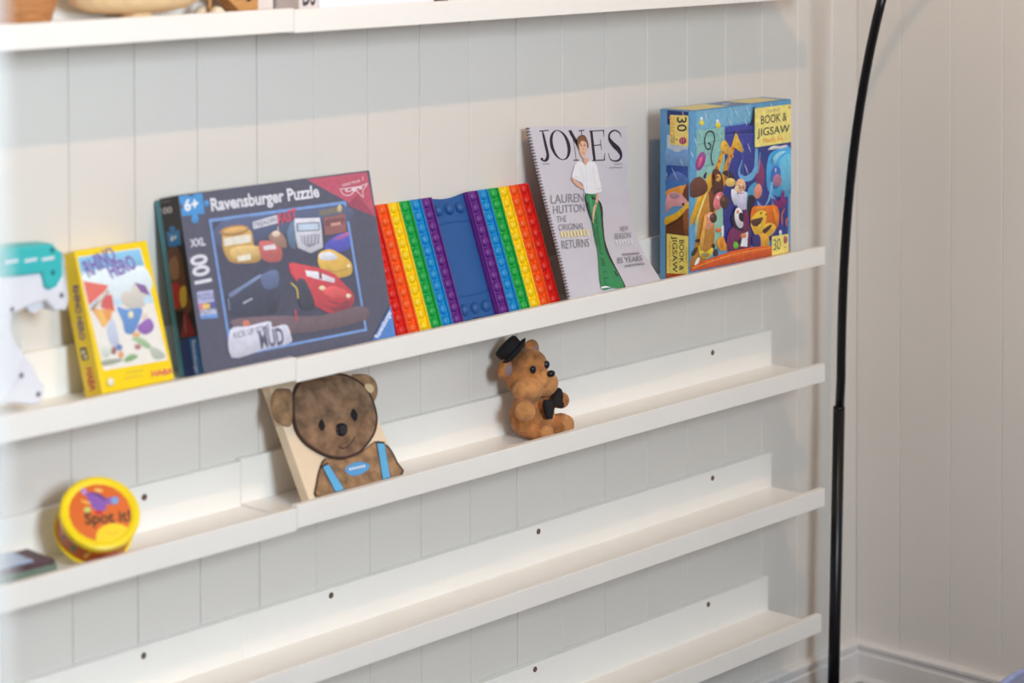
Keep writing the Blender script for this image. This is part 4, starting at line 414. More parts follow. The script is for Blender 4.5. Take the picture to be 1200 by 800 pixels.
"bear_book":{"head":[[.0207,.1246],[.0305,.1442],[.0477,.1587],[.0716,.1627],[.0955,.1622],[.1213,.1578],[.1414,.148],[.1556,.1331],[.1603,.113],[.1579,.0915],[.1481,.0742],[.1319,.061],[.1088,.0493],[.0863,.0457],[.0666,.0477],[.0493,.0543],[.034,.0652],[.0205,.0796],[.0143,.0993]],"left_ear":[[.0324,.1493],[.021,.1553],[.006,.1552],[-.0069,.1402],[-.0113,.1199],[-.0028,.1091],[.0119,.105],[.0264,.1263]],"right_ear":[[.1366,.153],[.1547,.1538],[.1738,.1488],[.1825,.1368],[.1777,.121],[.1628,.1093],[.1554,.1139],[.1491,.1343]],"inner_ear":[[.1533,.1335],[.1624,.1361],[.1691,.1313],[.1668,.1243],[.158,.1231]],"body":[[.0472,.0533],[.0312,.0407],[.019,.0249],[.0106,.0079],[.0535,.0047],[.0946,.0047],[.1661,.0067],[.1659,.0246],[.1633,.0414],[.1561,.0523],[.1397,.0589],[.1088,.0493],[.0698,.047]],"left_eye":[[.0585,.1025],[.0604,.0933],[.053,.0875],[.0498,.0953]],"right_eye":[[.1173,.1065],[.1208,.0969],[.1124,.0895],[.1086,.0992]],"nose":[[.0799,.091],[.0905,.0917],[.0968,.0865],[.093,.0778],[.0841,.0741],[.0752,.0772],[.0752,.0838]],"mouth":[[.0708,.0625],[.0759,.0589],[.0859,.0596],[.0971,.0649],[.1031,.0705]],"strap_l":[[.037,.0422],[.0473,.0441],[.0581,.0074],[.0429,.0075]],"strap_r":[[.1403,.055],[.1525,.0522],[.1414,.0074],[.1278,.0069]],"badge":[[.071,.0314],[.0823,.0371],[.0998,.0377],[.1144,.0316],[.1123,.0258],[.0971,.0209],[.0786,.022]],"badge_text":[[.077,.0294],[.1065,.0283],[.0778,.0335]],"seam_l":[[.0485,.0438],[.0633,.0185],[.0614,.0057]],"seam_r":[[.1388,.0569],[.1549,.0498],[.1495,.0224],[.1437,.0061]]},
"gun":{"teal":[[-.0373,.2029],[.0287,.1982],[.0824,.1956],[.0867,.1899],[.0946,.1843],[.0963,.1572],[.0869,.1447],[.0776,.1426],[.0704,.1468],[.0673,.1631],[.0284,.1645],[-.0377,.1677]],"body":[[-.0377,.1704],[.0284,.1645],[.0673,.1631],[.072,.1466],[.0776,.1426],[.0885,.1458],[.0963,.1599],[.0989,.183],[.1018,.1757],[.1067,.1255],[.1032,.1149],[.0866,.1159],[.0751,.1298],[.0538,.1273],[.0279,.12],[-.0008,.1134],[-.0383,.1188]],"grip":[[-.0102,.1201],[.0286,.1226],[.0271,.1039],[.0371,.0808],[.0564,.0588],[.0634,.044],[.0692,.0349],[.0741,.0286],[.0657,.0095],[.0268,.0174],[-.005,.0215],[-.0139,.0725]],"trigger":[[.0538,.1278],[.0751,.1298],[.0783,.1211],[.0668,.1145],[.057,.1186]],"slots":[[[.0161,.1838],[.0328,.1842],[.0321,.1808],[.0154,.1804]],[[.0418,.1823],[.0587,.1827],[.058,.1792],[.0411,.1789]],[[.0658,.181],[.0829,.1813],[.0822,.1779],[.0651,.1775]]],"screws":[[.0804,.1888],[.0811,.1624],[.0957,.1333],[.0273,.1261],[.04,.0478],[.0632,.0222]]}}


# ------------------------------------------------------------------ room shell
ROOM_L, CEIL = -2.80, 2.50
wall_back = structure(obj('wall_back', box(nb(), -2.92, 0.14, 0.014, 0.14, 0, CEIL), M['gap']))
wall_right = structure(obj('wall_right', box(nb(), 0.014, 0.14, FRONT_Y - 0.12, 0.012, 0, CEIL), M['gap']))
def board_mesh(width):
    c = 0.0015; g = 0.00032; bm = nb()
    prof = [(g, 0.0139), (g, c - g), (c, 0), (width - c, 0), (width - g, c - g), (width - g, 0.0139)]
    a = [bm.verts.new((x, y, 0)) for x, y in prof]; b = [bm.verts.new((x, y, CEIL - 0.002)) for x, y in prof]
    n = len(prof)
    for i in range(n): bm.faces.new((a[i], a[(i + 1) % n], b[(i + 1) % n], b[i]))
    bm.faces.new(a[::-1]); bm.faces.new(b)
    bmesh.ops.recalc_face_normals(bm, faces=bm.faces[:])
    me = bpy.data.meshes.new('wall_board'); bm.to_mesh(me); bm.free(); me.materials.append(M['wall']); return me
full = board_mesh(0.1); end_b = board_mesh(0.0859); end_r = board_mesh(0.0894)
x = 0.0 - 0.0759
link('wall_board', end_b, wall_back).location = (x, 0, 0.001)
k = 0
while x - 0.1 > -2.93:
    x -= 0.1; o = link('wall_board', full, wall_back); o.location = (x, random.uniform(0, 0.0005), 0.001); o.rotation_euler.z = random.uniform(-0.002, 0.002); k += 1
y = 0.0
o = link('wall_board', end_r, wall_right); o.rotation_euler.z = -math.pi / 2; o.location = (0, 0, 0.001)
y = -0.0894
while y > FRONT_Y - 0.05:
    o = link('wall_board', full, wall_right); o.rotation_euler.z = -math.pi / 2 + random.uniform(-0.002, 0.002); o.location = (random.uniform(0, 0.0005), y, 0.001); y -= 0.1
floor = structure(obj('floor', box(nb(), -4.6, 0.14, -4.2, 0.14, -0.1, 0), M['floor']))
ceiling = structure(obj('ceiling', box(nb(), -4.6, 0.14, -4.2, 0.14, CEIL, CEIL + 0.1), M['ceiling']))
# left wall with the doorway the picture is taken through
DOOR_Y0, DOOR_Y1, DOOR_Z = -2.62, -1.4805, 2.06
bm = nb(); box(bm, ROOM_L - 0.12, ROOM_L, DOOR_Y1 + 0.018, 0.012, 0, CEIL); box(bm, ROOM_L - 0.12, ROOM_L, FRONT_Y - 0.12, DOOR_Y0 - 0.018, 0, CEIL); box(bm, ROOM_L - 0.12, ROOM_L, DOOR_Y0 - 0.018, DOOR_Y1 + 0.018, DOOR_Z + 0.018, CEIL)
wall_left = structure(obj('wall_left', bm, M['far_wall']))
bm = nb(); box(bm, ROOM_L - 0.125, ROOM_L + 0.0, DOOR_Y1, DOOR_Y1 + 0.018, 0, DOOR_Z); box(bm, ROOM_L - 0.125, ROOM_L, DOOR_Y0 - 0.018, DOOR_Y0, 0, DOOR_Z); box(bm, ROOM_L - 0.125, ROOM_L, DOOR_Y0 - 0.018, DOOR_Y1 + 0.018, DOOR_Z, DOOR_Z + 0.018)
structure(obj('door_1', bm, M['jamb']))
# front wall with the window
bm = nb()
box(bm, ROOM_L - 0.12, WIN_X0, FRONT_Y - 0.12, FRONT_Y, 0, CEIL); box(bm, WIN_X1, 0.014, FRONT_Y - 0.12, FRONT_Y, 0, CEIL)
box(bm, WIN_X0, WIN_X1, FRONT_Y - 0.12, FRONT_Y, 0, WIN_Z0); box(bm, WIN_X0, WIN_X1, FRONT_Y - 0.12, FRONT_Y, WIN_Z1, CEIL)
structure(obj('wall_front', bm, M['far_wall']))
bm = nb(); fw = 0.05
box(bm, WIN_X0, WIN_X0 + fw, FRONT_Y - 0.08, FRONT_Y - 0.02, WIN_Z0, WIN_Z1); box(bm, WIN_X1 - fw, WIN_X1, FRONT_Y - 0.08, FRONT_Y - 0.02, WIN_Z0, WIN_Z1)
box(bm, WIN_X0 + fw, WIN_X1 - fw, FRONT_Y - 0.08, FRONT_Y - 0.02, WIN_Z0, WIN_Z0 + fw); box(bm, WIN_X0 + fw, WIN_X1 - fw, FRONT_Y - 0.08, FRONT_Y - 0.02, WIN_Z1 - fw, WIN_Z1)
structure(obj('window_1', bm, M['trim']))
# hall behind the doorway
bm = nb(); box(bm, -4.6, -4.5, -4.2, 0.14, 0, CEIL); box(bm, -4.5, -2.92, -4.2, -4.1, 0, CEIL); box(bm, -4.5, -2.92, 0.04, 0.14, 0, CEIL)
structure(obj('wall_hall', bm, M['far_wall']))
# baseboards with a moulded cap, and the quarter round at the floor
BASE = [(0, 0), (0.013, 0), (0.013, 0.046), (0.0105, 0.0485), (0.0105, 0.0555), (0.0145, 0.0580), (0.0145, 0.0635), (0.010, 0.0665), (0.0, 0.0675)]
QUARTER = [(0.0132, 0), (0.0232, 0), (0.0222, 0.0040), (0.0192, 0.0072), (0.0152, 0.0088), (0.0132, 0.0090)]
def moulding(name, prof, along_x, length):
    bm = nb(); a = []; b = []
    for d, z in prof:
        if along_x: a.append(bm.verts.new((-d, -d, z))); b.append(bm.verts.new((-length, -d, z)))
        else: a.append(bm.verts.new((-d, -d, z))); b.append(bm.verts.new((-d, -length, z)))
    n = len(prof)
    for i in range(n): bm.faces.new((a[i], a[(i + 1) % n], b[(i + 1) % n], b[i]))
    bm.faces.new(a); bm.faces.new(b[::-1]); bmesh.ops.recalc_face_normals(bm, faces=bm.faces[:])
    return structure(obj(name, bm, M['trim']))
moulding('baseboard_back', BASE, True, 2.799); moulding('baseboard_right', BASE, False, 2.99)
moulding('trim_1', QUARTER, True, 2.799); moulding('trim_2', QUARTER, False, 2.99)

# ------------------------------------------------------------------ picture ledges
DEPTH, LIP_H, BACK_H, BASE_T, BACK_T, LIP_T = 0.1196, 0.0297, 0.0705, 0.0129, 0.0120, 0.0110
LEN = 1.1522
def ledge(x_right, z, label, tilt=0.0, screws=()):
    t = thing('picture_ledge', label, 'shelf', (x_right, 0, z), 'white picture ledges in rows on the boarded wall')
    t.rotation_euler.y = -tilt
    obj('back_panel', box(nb(), -LEN, 0, -BACK_T, -0.0004, 0, BACK_H, 0.0008), M['ledge'], t)
    obj('base_board', box(nb(), -LEN, 0, -DEPTH + LIP_T, -BACK_T, 0.0002, BASE_T), M['ledge'], t)
    obj('front_lip', box(nb(), -LEN, 0, -DEPTH, -DEPTH + LIP_T, 0, LIP_H, 0.0012), M['ledge'], t)
    for sx, sz in screws:
        bm = nb(); lathe(bm, [(0.0, 0.0002), (0.0012, 0.0002), (0.0022, 0.0009), (0.0036, 0.0010), (0.0042, 0.0003), (0.0042, -0.0008)], 16)
        bmesh.ops.rotate(bm, verts=bm.verts, cent=(0, 0, 0), matrix=Matrix.Rotation(math.pi / 2, 3, 'X'))
        o = obj('screw', bm, M['screw'], t); o.location = (sx - x_right, -BACK_T, sz)
    return t
XE = -0.2649; XJ = -1.4174
Z = [None, 1.2085, 0.7697, 0.5803, 0.3757, 0.1703]
ledge(XE, Z[1] - 0.0010, 'topmost white ledge, right section, carrying the white card at the photo top edge')
ledge(XE, Z[2] + 0.0024, 'white ledge, right section, carrying the rainbow toy, magazine and jigsaw box', 0.0052)
ledge(XE, Z[3], 'white ledge, right section, carrying the teddy bear and the bear-shaped book', 0, [(-0.4251, 0.0573), (-0.83, 0.0575)])
ledge(XE, Z[4], 'empty white ledge, second from the bottom, right section with dark screws', 0, [(-0.425, 0.0583), (-0.844, 0.0599), (-1.2607, 0.0610)])
ledge(XE - 0.0090, Z[5], 'empty white ledge, lowest of all, just above the baseboard', 0, [(-0.4362, 0.0607), (-0.8522, 0.0614)])
ledge(XJ - 0.0005, Z[1] + 0.0008, 'topmost white ledge, left section, carrying wooden bowl and wooden toys')
ledge(XJ - 0.0005, Z[2] - 0.0008, 'white ledge, left section, carrying the toy blaster and yellow game box')
ledge(XJ - 0.0005, Z[3] - 0.0030, 'white ledge, left section, carrying the round orange and yellow tin', 0, [(-1.5752, 0.0555)])
ledge(XJ + 0.0002, Z[4], 'empty white ledge, second from the bottom, left section', 0, [(-1.578, 0.0587)])

# ------------------------------------------------------------------ arc floor lamp in the corner
lamp = thing('arc_floor_lamp', 'black arc floor lamp pole standing in the room corner beside the ledges', 'lamp', (-0.205, -0.094, 0))
def L_(p): return (p[0] + 0.205, p[1] + 0.094, p[2])
bm = nb(); lathe(bm, [(0, 0), (0.085, 0), (0.088, 0.006), (0.086, 0.012), (0.02, 0.016), (0.012, 0.03), (0, 0.03)], 40)
auto_smooth(obj('lamp_base', bm, M['lamp'], lamp))
obj('lower_tube', tube(nb(), [L_((-0.205, -0.094, 0.02)), L_((-0.199, -0.0925, 0.12)), L_((-0.1845, -0.0910, 0.5155))], 0.0098, 20), M['lamp'], lamp, True)
obj('sleeve', tube(nb(), [L_((-0.1845, -0.0910, 0.5155)), L_((-0.1842, -0.0910, 0.5215))], 0.0098, 20), M['lamp'], lamp, True)
ARC = [(-0.1857, -0.0932, 0.5215), (-0.1887, -0.0979, 0.5681), (-0.1893, -0.0988, 0.6146), (-0.1905, -0.1006, 0.6612), (-0.1923, -0.1035, 0.7078), (-0.195, -0.1075, 0.7543), (-0.1984, -0.1129, 0.8009), (-0.2028, -0.1197, 0.8475), (-0.2082, -0.1281, 0.894), (-0.2146, -0.1381, 0.9406), (-0.2222, -0.15, 0.9872), (-0.2311, -0.1638, 1.0337), (-0.2413, -0.1796, 1.0803), (-0.2528, -0.1976, 1.1269), (-0.2659, -0.2179, 1.1734), (-0.2805, -0.2406, 1.22)]
ARC2 = [(-0.2805, -0.2406, 1.22), (-0.2948, -0.2628, 1.2625), (-0.3097, -0.2861, 1.3041), (-0.3254, -0.3105, 1.3448), (-0.3418, -0.3359, 1.3846), (-0.3588, -0.3624, 1.4235), (-0.3764, -0.3898, 1.4614), (-0.3947, -0.4183, 1.4982), (-0.4136, -0.4476, 1.534), (-0.4331, -0.4779, 1.5687), (-0.4531, -0.5091, 1.6022), (-0.4737, -0.5412, 1.6346), (-0.4949, -0.5741, 1.6658), (-0.5165, -0.6077, 1.6957), (-0.5386, -0.6422, 1.7244), (-0.5613, -0.6773, 1.7519), (-0.5843, -0.7132, 1.778), (-0.6078, -0.7497, 1.8027), (-0.6317, -0.7869, 1.8262), (-0.656, -0.8247, 1.8482), (-0.6806, -0.863, 1.8688), (-0.7055, -0.9018, 1.888), (-0.7308, -0.9411, 1.9058), (-0.7564, -0.9809, 1.9221), (-0.7822, -1.021, 1.937), (-0.8083, -1.0616, 1.9503), (-0.8345, -1.1024, 1.9622), (-0.861, -1.1436, 1.9725), (-0.8876, -1.185, 1.9814), (-0.9143, -1.2266, 1.9886)]
obj('arc_tube', tube(nb(), [L_(p) for p in ARC], 0.0076, 18), M['lamp'], lamp, True)
obj('arc_tube_end', tube(nb(), [L_(p) for p in ARC2], 0.0064, 16), M['lamp'], lamp, True)
bm = nb(); lathe(bm, [(0.012, 0.0), (0.03, -0.01), (0.09, -0.07), (0.10, -0.10), (0.096, -0.10), (0.085, -0.07), (0.026, -0.014), (0.0, -0.01)], 36)
sh = obj('lamp_shade', bm, M['lamp'], lamp, True); sh.location = L_(ARC2[-1])

# ------------------------------------------------------------------ boxes on the second ledge
# large puzzle box
F = FRAMES['puz']; w, h = F['W'], F['H']
t = thing('puzzle_box', 'large dark grey puzzle box with cars picture leaning on the second ledge', 'puzzle box', frame=F)
obj('lid', box(nb(), 0, w, 0, h, -0.0385, 0, 0.0012), M['puzzle_lid'], t)
obj('base', box(nb(), 0.0016, w - 0.0016, 0.0016, h - 0.0016, -0.05, -0.0386, 0.0008), M['teal_board'], t)
printed('front_print', ART['puzzle_front'], M['print_glare'], t, (0.0006, w - 0.0006, 0.0006, h - 0.0006), tone=0.22, lift=(0.085, (190, 200, 235)), bg=((66, 66, 86), [(0, 0), (w, 0), (w, h), (0, h)]))  # lift washes the inks towards pale lavender, painting in the glossy glare
def side_map(d): return lambda a, b, z: Vector((-z, b, -d + a))
printed('side_print', ART['puzzle_side'], M['print_matte'], t, (0.0118, 0.0494, 0.0006, h - 0.0006), mapper=side_map(0.05), bg=((34, 30, 40), [(0.0118, 0), (0.05, 0), (0.05, h), (0.0118, h)]))

# small yellow card game box
F = FRAMES['yel']; w, h = F['W'], F['H']
t = thing('game_box', 'small yellow card game box leaning beside the toy blaster', 'game box', frame=F)
obj('carton', box(nb(), 0, w, 0, h, -0.035, 0, 0.0022, 3), M['yellow'], t)
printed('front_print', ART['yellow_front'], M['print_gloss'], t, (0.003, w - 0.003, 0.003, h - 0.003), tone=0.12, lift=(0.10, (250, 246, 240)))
printed('side_print', ART['yellow_side'], M['print_matte'], t, (0.002, 0.033, 0.003, h - 0.003), mapper=side_map(0.035))

# book-and-jigsaw box
F = FRAMES['jig']; w, h = F['W'], F['H'] - 0.0022; F['o'][2] += 0.0022
t = thing('jigsaw_box', 'bright blue and orange animal jigsaw box standing at the right end of the ledge', 'puzzle box', frame=F)
obj('carton', box(nb(), 0, w, 0, h, -0.058, 0, 0.0016), M['jig'], t)
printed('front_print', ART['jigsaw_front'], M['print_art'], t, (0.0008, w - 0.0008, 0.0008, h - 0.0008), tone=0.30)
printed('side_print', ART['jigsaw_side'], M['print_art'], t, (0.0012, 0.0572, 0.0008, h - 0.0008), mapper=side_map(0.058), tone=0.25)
top_art = [['p', (74, 132, 188), (0, 0), (w, 0), (w, 0.058), (0, 0.058)], ['p', (240, 222, 120), (0.012, 0.004), (0.105, 0.004), (0.105, 0.054), (0.02, 0.054)], ['p', (240, 222, 120), (0.16, 0.006), (0.245, 0.006), (0.245, 0.052), (0.165, 0.052)], ['p', (60, 100, 160), (0.108, 0.012), (0.155, 0.004), (0.158, 0.05), (0.112, 0.05)], ['e', (225, 235, 245), (0.128, 0.03), (0.008, 0), (0, 0.006)]]
printed('top_print', top_art, M['print_matte'], t, (0.001, w - 0.001, 0.001, 0.057), mapper=lambda a, b, z: Vector((a, h + z, -0.058 + b)))

# rainbow popping toy: every silicone strip and bubble on its own
F = FRAMES['pop']; F['o'][0] = -1.1965; W_ = -0.8657 + 1.1965; h = F['H']
t = thing('popping_toy', 'rainbow striped silicone popping board leaning between puzzle box and magazine', 'toy', frame=F)
sw = 0.0216; cw = W_ - 12 * sw
if cw < 0.06: cw = 0.068; sw = (W_ - cw) / 12
def bubble_mesh(r, name):
    bm = nb(); lathe(bm, [(r, 0), (r * 0.98, r * 0.22), (r * 0.84, r * 0.52), (r * 0.55, r * 0.76), (r * 0.22, r * 0.85), (0, r * 0.87)], 14)
    me = bpy.data.meshes.new(name); bm.to_mesh(me); bm.free()
    for p in me.polygons: p.use_smooth = True
    return me
cols = ['red', 'orange', 'yellow', 'green', 'cyan', 'purple']
bub = {}
for c in cols + ['navy']:
    me = bubble_mesh(0.0074 if c != 'navy' else 0.0084, 'bubble'); me.materials.append(M['pop_' + c]); bub[c] = me
def strip(x0, c, lab):
    bm = nb(); box(bm, x0, x0 + sw, 0, h, -0.010, -0.003, 0.0012)
    box(bm, x0 + 0.0004, x0 + 0.0024, 0.001, h - 0.001, -0.0045, 0.0012, 0.0007); box(bm, x0 + sw - 0.0024, x0 + sw - 0.0004, 0.001, h - 0.001, -0.0045, 0.0012, 0.0007)
    s = obj('silicone_strip', bm, M['pop_' + c], t); s['label'] = c + ' silicone strip with a column of bubbles'
    n = 11
    for j in range(n):
        b = link('bubble', bub[c], s); b.location = (x0 + sw / 2 + random.uniform(-0.0004, 0.0004), h * (j + 0.5) / n, -0.0034)
for i, c in enumerate(cols): strip(i * sw, c, c)
for i, c in enumerate(cols[::-1]): strip(6 * sw + cw + i * sw, c, c)
x0 = 6 * sw; x1 = x0 + cw
bm = nb()
top_edge = [(x0 + 0.0003 + (cw - 0.0006) * k / 12, h - 0.0045 * math.sin(math.pi * k / 12)) for k in range(13)]
bot_edge = [(x1 - 0.0003 - (cw - 0.0006) * k / 12, 0.0045 * math.sin(math.pi * k / 12)) for k in range(13)]
prism(bm, bot_edge + top_edge, -0.0125, -0.0085, 0.0008)
cp = obj('centre_panel', bm, M['pop_navy'], t); cp['label'] = 'dark blue centre panel with a flat recess'
for v0, v1, cv in ((h * 0.205, h * 0.235, -1), (h * 0.765, h * 0.795, 1)):
    a = [(x0 + 0.001 + (cw - 0.002) * k / 12, v0 + cv * 0.002 * math.sin(math.pi * k / 12)) for k in range(13)]
    bm = nb(); tube(bm, [(p[0], p[1] + 0.002, -0.0086) for p in a], 0.0014, 8)
    obj('ridge', bm, M['pop_navy'], cp, True)
for v in (h * 0.10, h * 0.89):
    for k in range(3):
        b = link('bubble', bub['navy'], cp); b.location = (x0 + cw * (0.2 + 0.3 * k), v, -0.0087)

# fashion magazine, sagging between its corners
F = FRAMES['mag']
def curve_at(tab, s):
    d = [0]
    for a, b in zip(tab, tab[1:]): d.append(d[-1] + math.hypot(b[0] - a[0], b[1] - a[1]))
    x = max(0, min(1, s)) * d[-1]
    for i in range(len(tab) - 1):
        if x <= d[i + 1] or i == len(tab) - 2:
            f = (x - d[i]) / ((d[i + 1] - d[i]) or 1); a, b = tab[i], tab[i + 1]
            return (a[0] + (b[0] - a[0]) * f, a[1] + (b[1] - a[1]) * f)
def dedupe(t_): 
    o = [t_[0]]
    for p in t_[1:]:
        if math.hypot(p[0] - o[-1][0], p[1] - o[-1][1]) > 1e-4: o.append(p)
    return o
ML, MR = dedupe(F['L']), dedupe(F['R'])
MO = Vector((F['X0'], -0.1085, 0.7830))
MAG_UP = Vector((0, 0.0012, 0.0024))
def mag_pt(a, b):
    l = curve_at(ML, b); r = curve_at(MR, b); e = a * a * (3 - 2 * a) * .5 + a * .5
    return Vector((F['X0'] + (F['X1'] - F['X0']) * a, l[0] * (1 - e) + r[0] * e, l[1] * (1 - e) + r[1] * e)) - MO
def mag_map(a, b, z):
    p = mag_pt(a, b); du = mag_pt(min(a + .02, 1), b) - mag_pt(max(a - .02, 0), b); dv = mag_pt(a, min(b + .02, 1)) - mag_pt(a, max(b - .02, 0))
    return p + du.cross(dv).normalized() * z
t = thing('magazine', 'white fashion magazine with green-skirted woman on its sagging cover', 'magazine', MO + MAG_UP)
bm = nb(); NA, NB = 16, 40
G = [[[bm.verts.new(mag_map(i / NA, j / NB, z)) for i in range(NA + 1)] for j in range(NB + 1)] for z in (0, -0.0042)]
for j in range(NB):
    for i in range(NA):
        bm.faces.new((G[0][j][i], G[0][j][i + 1], G[0][j + 1][i + 1], G[0][j + 1][i])); bm.faces.new((G[1][j][i], G[1][j + 1][i], G[1][j + 1][i + 1], G[1][j][i + 1]))
for j in range(NB):
    bm.faces.new((G[0][j][0], G[0][j + 1][0], G[1][j + 1][0], G[1][j][0])); bm.faces.new((G[0][j + 1][NA], G[0][j][NA], G[1][j][NA], G[1][j + 1][NA]))
for i in range(NA):
    bm.faces.new((G[0][0][i + 1], G[0][0][i], G[1][0][i], G[1][0][i + 1])); bm.faces.new((G[0][NB][i], G[0][NB][i + 1], G[1][NB][i + 1], G[1][NB][i]))
bmesh.ops.recalc_face_normals(bm, faces=bm.faces[:])
auto_smooth(obj('pages', bm, M['paper'], t))
printed('cover_print', ART['magazine'], M['print_matte'], t, (0.0, 1.0, 0.0, 1.0), mapper=mag_map, cuts=([k / 10 for k in range(1, 10)], [k / 26 for k in range(1, 26)]), w0=0.0003)
bm = nb()
for k in range(2, 58):
    b_ = (k + 0.5) / 58; c = mag_map(0.012, b_, -0.002); du = (mag_map(0.06, b_, 0) - mag_map(0.0, b_, 0)).normalized(); dv = (mag_map(0.0, min(b_ + .02, 1), 0) - mag_map(0.0, b_ - .005, 0)).normalized(); dn = du.cross(dv)
    ring = []
    for a in range(9):
        th = 2 * math.pi * a / 8; ring.append(c + du * (-0.0022 + 0.0034 * math.cos(th)) + dn * 0.0026 * math.sin(th))
    tube(bm, ring, 0.00065, 5, False)
sp = obj('coil_binding', bm, M['wire'], t); sp['label'] = 'maroon wire coil binding'

# toy blaster at the left end
F = FRAMES['gun']; A = ART['gun']
t = thing('toy_blaster', 'white toy blaster with a teal top standing at the far left of the second ledge', 'toy', frame=F)
obj('body', prism(nb(), A['body'], -0.030, -0.002, 0.003), M['gun_white'], t)
obj('top_rail', prism(nb(), A['teal'], -0.034, 0.002, 0.003), M['teal'], t)
g = obj('grip', prism(nb(), smooth_loop(A['grip'], 3), -0.028, -0.004, 0.004), M['gun_white'], t)
bm = nb()
for k in range(6): 
    tube(bm, [(0.017 + k * 0.004, 0.022 + 0.004 * k, -0.0046), (0.034 + k * 0.0015, 0.038 + 0.010 * k, -0.0046)], 0.0009, 6)
obj('grip_ribs', bm, M['gun_white'], g, True)
obj('trigger', prism(nb(), A['trigger'], -0.020, -0.012, 0.001), M['gun_white'], t)
for q in A['slots']: obj('slot', prism(nb(), q, 0.0015, 0.0026), M['gun_white'], t)
for i, p in enumerate(A['screws']):
    z = 0.002 if i < 2 else (-0.002 if i < 4 else -0.004)
    bm = nb(); lathe(bm, [(0, 0.0006), (0.0026, 0.0006), (0.0032, 0.0), (0.0032, -0.002)], 16); o = obj('screw', bm, M['teal_dark'] if i < 2 else M['gun_dark'], t); o.location = (p[0], p[1], z)

# ------------------------------------------------------------------ third ledge
# round tin
F = FRAMES['tin']; F['o'] = [-1.7040, -0.0935, 0.6556]
t = thing('game_tin', 'round orange tin with a yellow rim tilted back on the left ledge', 'tin', frame=F)
bm = nb(); lathe(bm, [(0, -0.0095), (0.0462, -0.0095), (0.0474, -0.0088), (0.0478, -0.004), (0.0472, -0.0008), (0.0455, 0.0002), (0.0405, 0.0), (0.0380, -0.0010), (0, -0.0010)], 72); auto_smooth(obj('lid', bm, M['tin_y'], t))
bm = nb(); lathe(bm, [(0.0, -0.0405), (0.0444, -0.0405), (0.0444, -0.0096), (0, -0.0096)], 72); auto_smooth(obj('wrap', bm, M['tin_o'], t))
bm = nb(); lathe(bm, [(0.0, -0.0440), (0.0462, -0.0440), (0.0474, -0.0430), (0.0474, -0.0410), (0.0452, -0.0402), (0.0, -0.0402)], 72); auto_smooth(obj('base_rim', bm, M['tin_y'], t))
printed('lid_print', ART['tin_lid'], M['print_gloss'], t, w0=-0.0008)
def wrapm(a, b, z):
    r = 0.0446 + z; return Vector((r * math.cos(a), r * math.sin(a), b))
wrap_art = []
for a, c, q in ((3.45, (60, 44, 26), 0.7), (3.85, (96, 130, 56), 1.0), (4.25, (240, 200, 80), 0.8), (4.62, (120, 46, 52), 0.5), (5.2, (240, 196, 70), 0.6)):
    wrap_art.append(['e', c, [a, -0.026], [0.07 * q, 0.002], [-0.02, 0.0060 * q]]); wrap_art.append(['e', c, [a + 0.06, -0.019], [0.04 * q, 0.0], [0, 0.003]])
printed('wrap_print', [['p', (208, 90, 28)] + [(3.14 + 3.14 * k / 40, -0.0395) for k in range(41)] + [(6.28 - 3.14 * k / 40, -0.0110) for k in range(41)]] + wrap_art, M['print_matte'], t, mapper=wrapm, w0=0.0001, cuts=([3.14 + 3.14 * k / 40 for k in range(1, 40)], []))

# board book shaped like a bear
F = FRAMES['bear']; A = ART['bear_book']
t = thing('bear_book', 'cream board book with a furry brown bear in blue braces on its cover', 'book', frame=F)
cover = [(0, 0), (0.1655, 0), (0.1635, 0.05), (0.160, 0.09), (0.158, 0.125), (0.150, 0.150), (0.135, 0.160), (0.0, 0.165)]
obj('pages', prism(nb(), cover, -0.016, 0, 0.0012), M['cream'], t)
def grow(P, s, k=0.0):
    n = len(P); cx = sum(p[0] for p in P) / n; cy = sum(p[1] for p in P) / n
    return [(cx + (p[0] - cx) * s, cy + (p[1] - cy) * s) for p in P]
for key in ('left_ear', 'right_ear'):
    P = smooth_loop(A[key], 4)
    obj('ear', dome(nb(), P, -0.003 if key == 'right_ear' else 0.0, 0.006), M['fur_ear'], t, True)
o = obj('inner_ear', dome(nb(), smooth_loop(A['inner_ear'], 4), 0.002, 0.0018), M['beige'], t, True); o.location.z = 0.002
bd = obj('bib', prism(nb(), grow(smooth_loop(A['body'], 3), 1.0), 0.0002, 0.0012), M['outline'], t)
obj('body_fur', dome(nb(), grow(smooth_loop(A['body'], 3), 0.965), 0.0010, 0.0022), M['fur_ear'], t, True)
obj('head_outline', prism(nb(), grow(smooth_loop(A['head'], 3), 1.0), 0.0016, 0.0046), M['outline'], t)
hd = obj('head', dome(nb(), grow(smooth_loop(A['head'], 3), 0.962), 0.0040, 0.0046), M['fur'], t, True)
for key in ('left_eye', 'right_eye'): obj('eye', dome(nb(), grow(smooth_loop(A[key], 4), 1.12), 0.0072, 0.0026, 3), M['black'], t, True)
obj('nose', dome(nb(), smooth_loop(A['nose'], 3), 0.0080, 0.0026, 4), M['gloss_black'], t, True)
obj('mouth', tube(nb(), [(p[0], p[1], 0.0080) for p in smooth_loop(A['mouth'], 4, False)], 0.0007, 6), M['outline'], t, True)
for key in ('strap_l', 'strap_r'):
    obj('strap_edge', prism(nb(), grow(A[key], 1.12), 0.0030, 0.0036), M['outline'], t); obj('strap', prism(nb(), A[key], 0.0034, 0.0042, 0.0004), M['strap'], t)
bg_ = obj('badge', dome(nb(), smooth_loop(A['badge'], 4), 0.0030, 0.0014, 3), M['badge'], t, True)
p0, p1, ph = A['badge_text']
